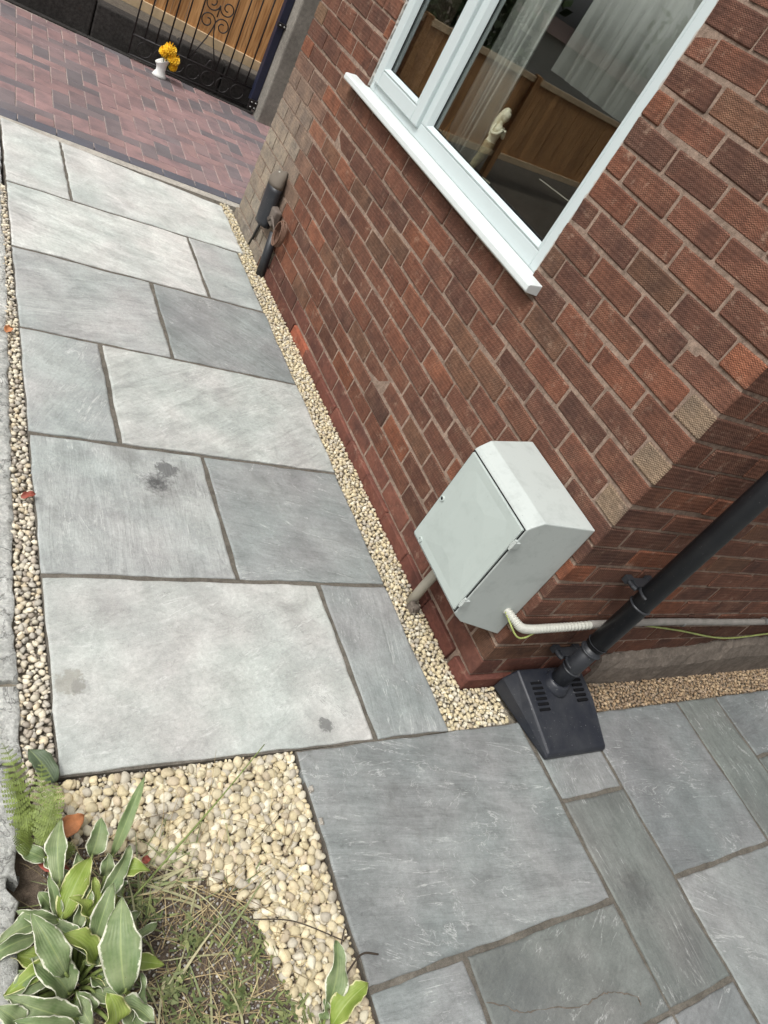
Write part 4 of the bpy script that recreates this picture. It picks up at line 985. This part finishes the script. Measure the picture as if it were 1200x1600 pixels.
def place_leaf(parent, base, tip, W, mat, org, seed, arch=.18, fold=.35, wave=.006, roll=0.):
    b, t = Vector(base), Vector(tip); d = t-b; L = d.length
    xa = d.normalized(); za = (Vector((0, 0, 1)) - xa*xa.z).normalized(); ya = za.cross(xa)
    mtx = Matrix((xa, ya, za)).transposed().to_4x4() @ Matrix.Rotation(roll, 4, 'X')
    o = link('leaf', leaf_mesh(L, W, arch*L, fold, wave, mat, seed=seed), parent); o.matrix_local = Matrix.Translation(b-Vector(org)) @ mtx
    s = o.modifiers.new('thick', 'SOLIDIFY'); s.thickness = .0008
    return o
def hosta(org, leaves, label, seed):
    root = empty('hosta_plant', org); tag(root, label, 'plant')
    for i, (k, b, t, W) in enumerate(leaves):
        place_leaf(root, b, t, W*1.08, M['hosta_'+k], org, seed+i, arch=.16, fold=random.uniform(.1, .7), wave=.006+.09*W*random.random(), roll=random.uniform(-.55, .55))
        o_, b_ = Vector(org), Vector(b); foot = o_.lerp(b_, .35); foot.z = -.01
        mid = foot.lerp(b_, .55) + Vector((0, 0, .012)); tp = b_ + (Vector(t)-b_)*.12
        MB().tube(spline([foot-o_, mid-o_, b_-o_, tp-o_], 5), [.0045-.00015*q for q in range(16)], 7).build('leaf_stalk', M['stem'], root, smooth=True)
HA = [('a',(-1.305,-.658,.07),(-1.313,-.509,.15),.070),('a',(-1.336,-.385,.07),(-1.321,-.329,.12),.040),('a',(-1.369,-.459,.05),(-1.37,-.38,.09),.033),
('a',(-1.31,-.428,.05),(-1.308,-.394,.09),.030),('y',(-1.292,-.43,.06),(-1.226,-.447,.09),.034),('y',(-1.362,-.512,.08),(-1.396,-.476,.12),.028),
('a',(-1.349,-.551,.07),(-1.319,-.472,.13),.040),('a',(-1.41,-.603,.08),(-1.474,-.499,.14),.048),('a',(-1.414,-.5,.07),(-1.491,-.472,.09),.024),
('a',(-1.431,-.5,.07),(-1.524,-.518,.08),.041),('y',(-1.356,-.594,.07),(-1.413,-.537,.11),.048),('a',(-1.402,-.629,.05),(-1.471,-.561,.09),.061),
('a',(-1.391,-.676,.06),(-1.513,-.62,.1),.048),('a',(-1.407,-.692,.08),(-1.509,-.663,.12),.031),('y',(-1.338,-.715,.09),(-1.353,-.668,.14),.049),
('a',(-1.418,-.362,.03),(-1.476,-.327,.04),.032),('a',(-1.402,-.399,.04),(-1.432,-.37,.06),.028),('a',(-1.411,-.494,.06),(-1.431,-.422,.1),.021),
('g',(-1.29,-.389,.06),(-1.229,-.267,.16),.025),('d',(-1.381,-.184,.015),(-1.435,-.102,.035),.046),('a',(-1.493,-.661,.08),(-1.533,-.631,.11),.037),
('a',(-1.421,-.466,.05),(-1.444,-.439,.07),.031),('a',(-1.278,-.468,.05),(-1.311,-.445,.08),.028),('a',(-1.381,-.453,.04),(-1.395,-.431,.06),.023),
('a',(-1.366,-.675,.04),(-1.389,-.635,.07),.032),('a',(-1.33,-.472,.05),(-1.352,-.444,.08),.024),('a',(-1.455,-.624,.04),(-1.513,-.599,.05),.032),
('y',(-1.331,-.602,.05),(-1.347,-.555,.08),.026),('a',(-1.404,-.538,.04),(-1.436,-.571,.05),.026),('a',(-1.295,-.711,.05),(-1.27,-.637,.08),.022)]
for i in range(18):
    a_ = rng.uniform(0, 6.28); q_ = rng.uniform(.02, .10); b_ = (-1.385+q_*.8*math.cos(a_), -.57+q_*1.5*math.sin(a_), rng.uniform(.04, .075)); l_ = rng.uniform(.07, .13)
    HA.append(('aaya'[i % 4], b_, (b_[0]+l_*math.cos(a_+rng.normal(0, .6)), b_[1]+l_*math.sin(a_+rng.normal(0, .6)), b_[2]+rng.uniform(-.02, .04)), rng.uniform(.026, .05)))
for i in range(16):
    a_ = rng.uniform(0, 6.28); q_ = rng.uniform(.03, .11); b_ = (-1.375+q_*.8*math.cos(a_), -.58+q_*1.3*math.sin(a_), rng.uniform(.01, .035)); l_ = rng.uniform(.05, .1)
    HA.append(('aayg'[i % 4], b_, (b_[0]+l_*math.cos(a_+rng.normal(0, .5)), b_[1]+l_*math.sin(a_+rng.normal(0, .5)), b_[2]+rng.uniform(0, .03)), rng.uniform(.018, .036)))
hosta((-1.37, -.60, -.02), [h for h in HA if h[0] != 'd'], 'variegated hosta with white edged leaves at the left by the stone edging', 100)
HB = [('a',(-.885,-.803,.04),(-.84,-.69,.1),.054),('y',(-.879,-.833,.04),(-.791,-.786,.09),.053),('a',(-.898,-.817,.03),(-.886,-.787,.06),.023)]
hosta((-.89, -.85, -.02), HB, 'small hosta with two broad leaves at the edge of the big slab', 300)
dl = empty('fallen_leaf', (-1.41, -.14, 0)); tag(dl, 'flat dull green leaf lying on the gravel beside the fern', 'leaf')
place_leaf(dl, (-1.381, -.184, .012), (-1.435, -.102, .03), .05, M['hosta_d'], (-1.41, -.14, 0), 900, arch=.08)

def frond(parent, b, t, org, mat, W=.055):
    b, t, o_ = Vector(b), Vector(t), Vector(org); mb = MB(); n = 13; L = (t-b).length
    P = [b.lerp(t, i/n) + Vector((0, 0, .25*L*math.sin(math.pi*i/n)*.7)) for i in range(n+1)]
    mb.tube([p-o_ for p in P], [.0016*(1-.7*i/n) for i in range(n+1)], 5)
    xa = (t-b).normalized(); side = xa.cross(Vector((0, 0, 1))).normalized()
    for i in range(2, n+1):
        u = i/n; ln = W*.5*math.sin(math.pi*min(1, .15+u*.85))**.8 + .003
        for s_ in (-1, 1):
            dirn = (side*s_ + xa*.35 + Vector((0, 0, random.uniform(-.25, .1)))).normalized()
            up = dirn.cross(xa*s_).normalized()
            m_ = 5
            for k in range(m_):      # small leaflets along each pinna
                c0 = P[i]-o_ + dirn*ln*(k+.3)/m_; q = ln*.27*(1-.6*k/m_)
                for z_ in (-1, 1):
                    dd = (xa*z_ + dirn*.5).normalized()*q; pw = dirn*ln/m_*.42
                    mb.add([c0-pw, c0+dd*.6-pw*.9, c0+dd, c0+dd*.6+pw*.9, c0+pw], [(0, 1, 2, 3, 4)])
    mb.build('frond', mat, parent)
fr = empty('fern', (-1.44, -.31, 0)); tag(fr, 'small yellow green fern growing against the edging stones', 'fern')
for b, t in [((-1.434,-.308,.03),(-1.422,-.163,.08)),((-1.432,-.329,.03),(-1.395,-.219,.08)),((-1.448,-.289,.03),(-1.5,-.115,.09)),((-1.433,-.345,.03),(-1.403,-.265,.08)),
             ((-1.46,-.303,.03),(-1.495,-.173,.08)),((-1.44,-.343,.03),(-1.488,-.32,.08)),((-1.423,-.359,.03),(-1.367,-.367,.07)),((-1.44,-.33,.03),(-1.39,-.30,.05)),((-1.45,-.32,.03),(-1.46,-.24,.05))]:
    frond(fr, b, t, (-1.44, -.31, 0), M['fern'], random.uniform(.04, .06))

def dry_leaf(c, L, W, ang, mat, label, tilt=.2):
    o = link('dead_leaf', leaf_mesh(L, W, .12*L, .5, .004, mat, seed=int(L*1e4)), None, c, (tilt, -.15, ang)); s = o.modifiers.new('thick', 'SOLIDIFY'); s.thickness = .0007
    return tag(o, label, 'leaf')
dry_leaf((-1.395, -.312, .022), .072, .042, .45, M['deadleaf'], 'curled orange brown dead leaf lying on pebbles by the fern')
dry_leaf((-1.40, .735, .012), .045, .022, .35, M['redleaf'], 'small red brown dead leaf on the narrow pebble strip')
dry_leaf((-1.40, 1.60, .008), .04, .03, 1.2, M['deadleaf'], 'orange dead leaf at the far end of the narrow pebble strip')
dry_leaf((-1.215, -.40, .012), .02, .018, .2, M['redleaf'], 'tiny red leaf scrap at the edge of the pebble bed')
dry_leaf((-1.43, -.36, .02), .07, .03, -.6, M['redleaf'], 'dark red brown dead leaf under the hosta beside the edging')

# dry grass, straw and small weeds over the bare soil: too many to count
v = []; f = []; cols = []
def blade(p, ang, L, W, lift, col, bend):
    d = np.array((math.cos(ang), math.sin(ang), 0)); s_ = np.array((-d[1], d[0], 0)); n = 5; k = len(v)
    for i in range(n+1):
        t = i/n; q = p + d*L*t*math.cos(lift*(1-t*.5)) + s_*bend*t*t + np.array((0, 0, L*math.sin(lift)*(t - .55*t*t)))
        wd = W*(1-t)**.6/2 + .0002; v.extend([q-s_*wd, q+s_*wd])
    for i in range(n): f.append((k+2*i, k+2*i+1, k+2*i+3, k+2*i+2))
    cols.extend([(*col, 1)]*(2*(n+1)))
STRAW = [rgb(168, 150, 112), rgb(150, 132, 98), rgb(132, 118, 90), rgb(186, 170, 130), rgb(112, 96, 74)]; GRN = [rgb(118, 126, 84), rgb(128, 136, 84), rgb(98, 112, 66), rgb(140, 146, 96)]
def soil_pt():
    while True:
        x_ = rng.uniform(-1.40, -.80); y_ = rng.uniform(-1.25, -.33); e = -.36 - .55*(x_+1.2) if x_ < -.975 else (-.50 - (x_+.975)*5.5)
        if y_ < e + .03: return np.array((x_, y_, -.016))
for i in range(1100):
    blade(soil_pt(), rng.uniform(0, 6.28), rng.uniform(.03, .13), rng.uniform(.0012, .003), rng.uniform(.02, .45), np.array(STRAW[rng.integers(5)])*rng.uniform(.7, 1.1), rng.normal(0, .02))
for i in range(230):
    blade(soil_pt(), rng.uniform(0, 6.28), rng.uniform(.03, .12), rng.uniform(.002, .005), rng.uniform(.1, .8), np.array(GRN[rng.integers(4)])*rng.uniform(.7, 1.1), rng.normal(0, .02))
for i in range(26):
    blade(np.array((rng.uniform(-1.27, -1.12), rng.uniform(-.47, -.38), -.012)), rng.uniform(-.6, .7), rng.uniform(.06, .17), rng.uniform(.003, .007), rng.uniform(.08, .4), np.array([rgb(146, 148, 110), rgb(164, 160, 124), rgb(128, 136, 92)][i % 3]), rng.normal(0, .02))
for i in range(34):
    blade(np.array((rng.uniform(-1.28, -.98), rng.uniform(-.85, -.42), -.012)), rng.uniform(0, 6.28), rng.uniform(.08, .2), rng.uniform(.003, .007), rng.uniform(.05, .35), np.array([rgb(150, 148, 112), rgb(168, 162, 128), rgb(122, 130, 90)][i % 3]), rng.normal(0, .03))
for i in range(26):     # thin dry stalks across the pebbles
    blade(np.array((rng.uniform(-1.25, -.85), rng.uniform(-.62, -.30), .004)), rng.uniform(-.9, 1.4), rng.uniform(.07, .19), .0016, rng.uniform(.03, .2), np.array(STRAW[rng.integers(5)]), rng.normal(0, .03))
for i in range(620):    # low leafy weeds in tufts
    c_ = [(-1.05, -.72), (-.99, -.80), (-.93, -.77), (-1.13, -.58), (-1.10, -.80), (-1.00, -.63), (-.90, -.83), (-1.18, -.66), (-1.16, -.74), (-1.22, -.50)][i % 10]
    blade(np.array((c_[0]+rng.normal(0, .02), c_[1]+rng.normal(0, .02), -.012 + abs(rng.normal(0, .008)))), rng.uniform(0, 6.28), rng.uniform(.008, .026), rng.uniform(.004, .009), rng.uniform(.0, .5), np.array(GRN[rng.integers(4)])*rng.uniform(.5, .95), 0)
me = bpy.data.meshes.new('dry_grass'); me.from_pydata([tuple(map(float, q)) for q in v], [], f); ca = me.color_attributes.new('col', 'FLOAT_COLOR', 'POINT'); ca.data.foreach_set('color', np.array(cols, dtype=np.float32).ravel()); me.materials.append(M['blade'])
tag(link('dry_grass', me), 'dry grass and low weeds over the bare soil between pebbles and hosta', 'grass', kind='stuff')

tag(MB().tube(spline([(-1.27, -.49, .0), (-1.132, -.388, .045), (-1.002, -.289, .055), (-.856, -.171, .05)], 8), [.0028-.00006*i for i in range(25)], 6).build('grass_stalk', M['stem'], smooth=True), 'long green grass stalk leaning across the pebble bed', 'stalk')
tag(MB().tube(spline([(-.90, -.84, -.01), (-.886, -.801, .04), (-.802, -.742, .055), (-.757, -.722, .05), (-.705, -.73, .03)], 8), .0025, 6).build('twig', M['twig'], smooth=True), 'dark twig arching from the small hosta onto the slab', 'twig')
tag(MB().tube(spline([(-.993, -.576, .012), (-.893, -.609, .025), (-.777, -.679, .02)], 8), .0016, 6).build('twig', M['twig'], smooth=True), 'thin brown stalk lying across the cream pebbles', 'twig')
tag(MB().tube(spline([(-.90, -.85, -.01), (-.86, -.78, .03), (-.785, -.66, .05)], 8), .0018, 6).build('twig', M['twig'], smooth=True), 'upright dark stalk beside the broad leaf of the small hosta', 'twig')

for i, (x_, y_) in enumerate(((-.728, -.295), (-.727, -.385))):
    o = rough_stone(-.006, .006, -.010, .010, .006, 'cement_dab', None, .002); o.location = (x_, y_, 0); o.data.materials[0] = M['haunch']
    tag(o, ['white cement dab on the big slab edge, farther one', 'white cement dab on the big slab edge, nearer the hosta'][i], 'cement dab', 'cement dabs on the slab edge')

# split ledge across the slab at the bottom of the picture
for o in patio.children:
    if abs(o.location.x + .127) < .01 and abs(o.location.y + .9445) < .01:
        P = spline([(-.427, -.902, 0), (-.375, -.927, 0), (-.324, -.956, 0), (-.273, -.962, 0), (-.122, -.997, 0), (-.063, -.991, 0), (.006, -.999, 0), (.075, -1.029, 0), (.077, -1.055, 0)], 7)
        P = [(q.x - o.location.x + rng.normal(0, .0018), q.y - o.location.y + rng.normal(0, .0018), .0004) for q in P]
        MB().tube(P, [.0006 + .0014*abs(math.sin(i*.45)) for i in range(len(P))], 6).build('crack', M['cement'], o, smooth=True)
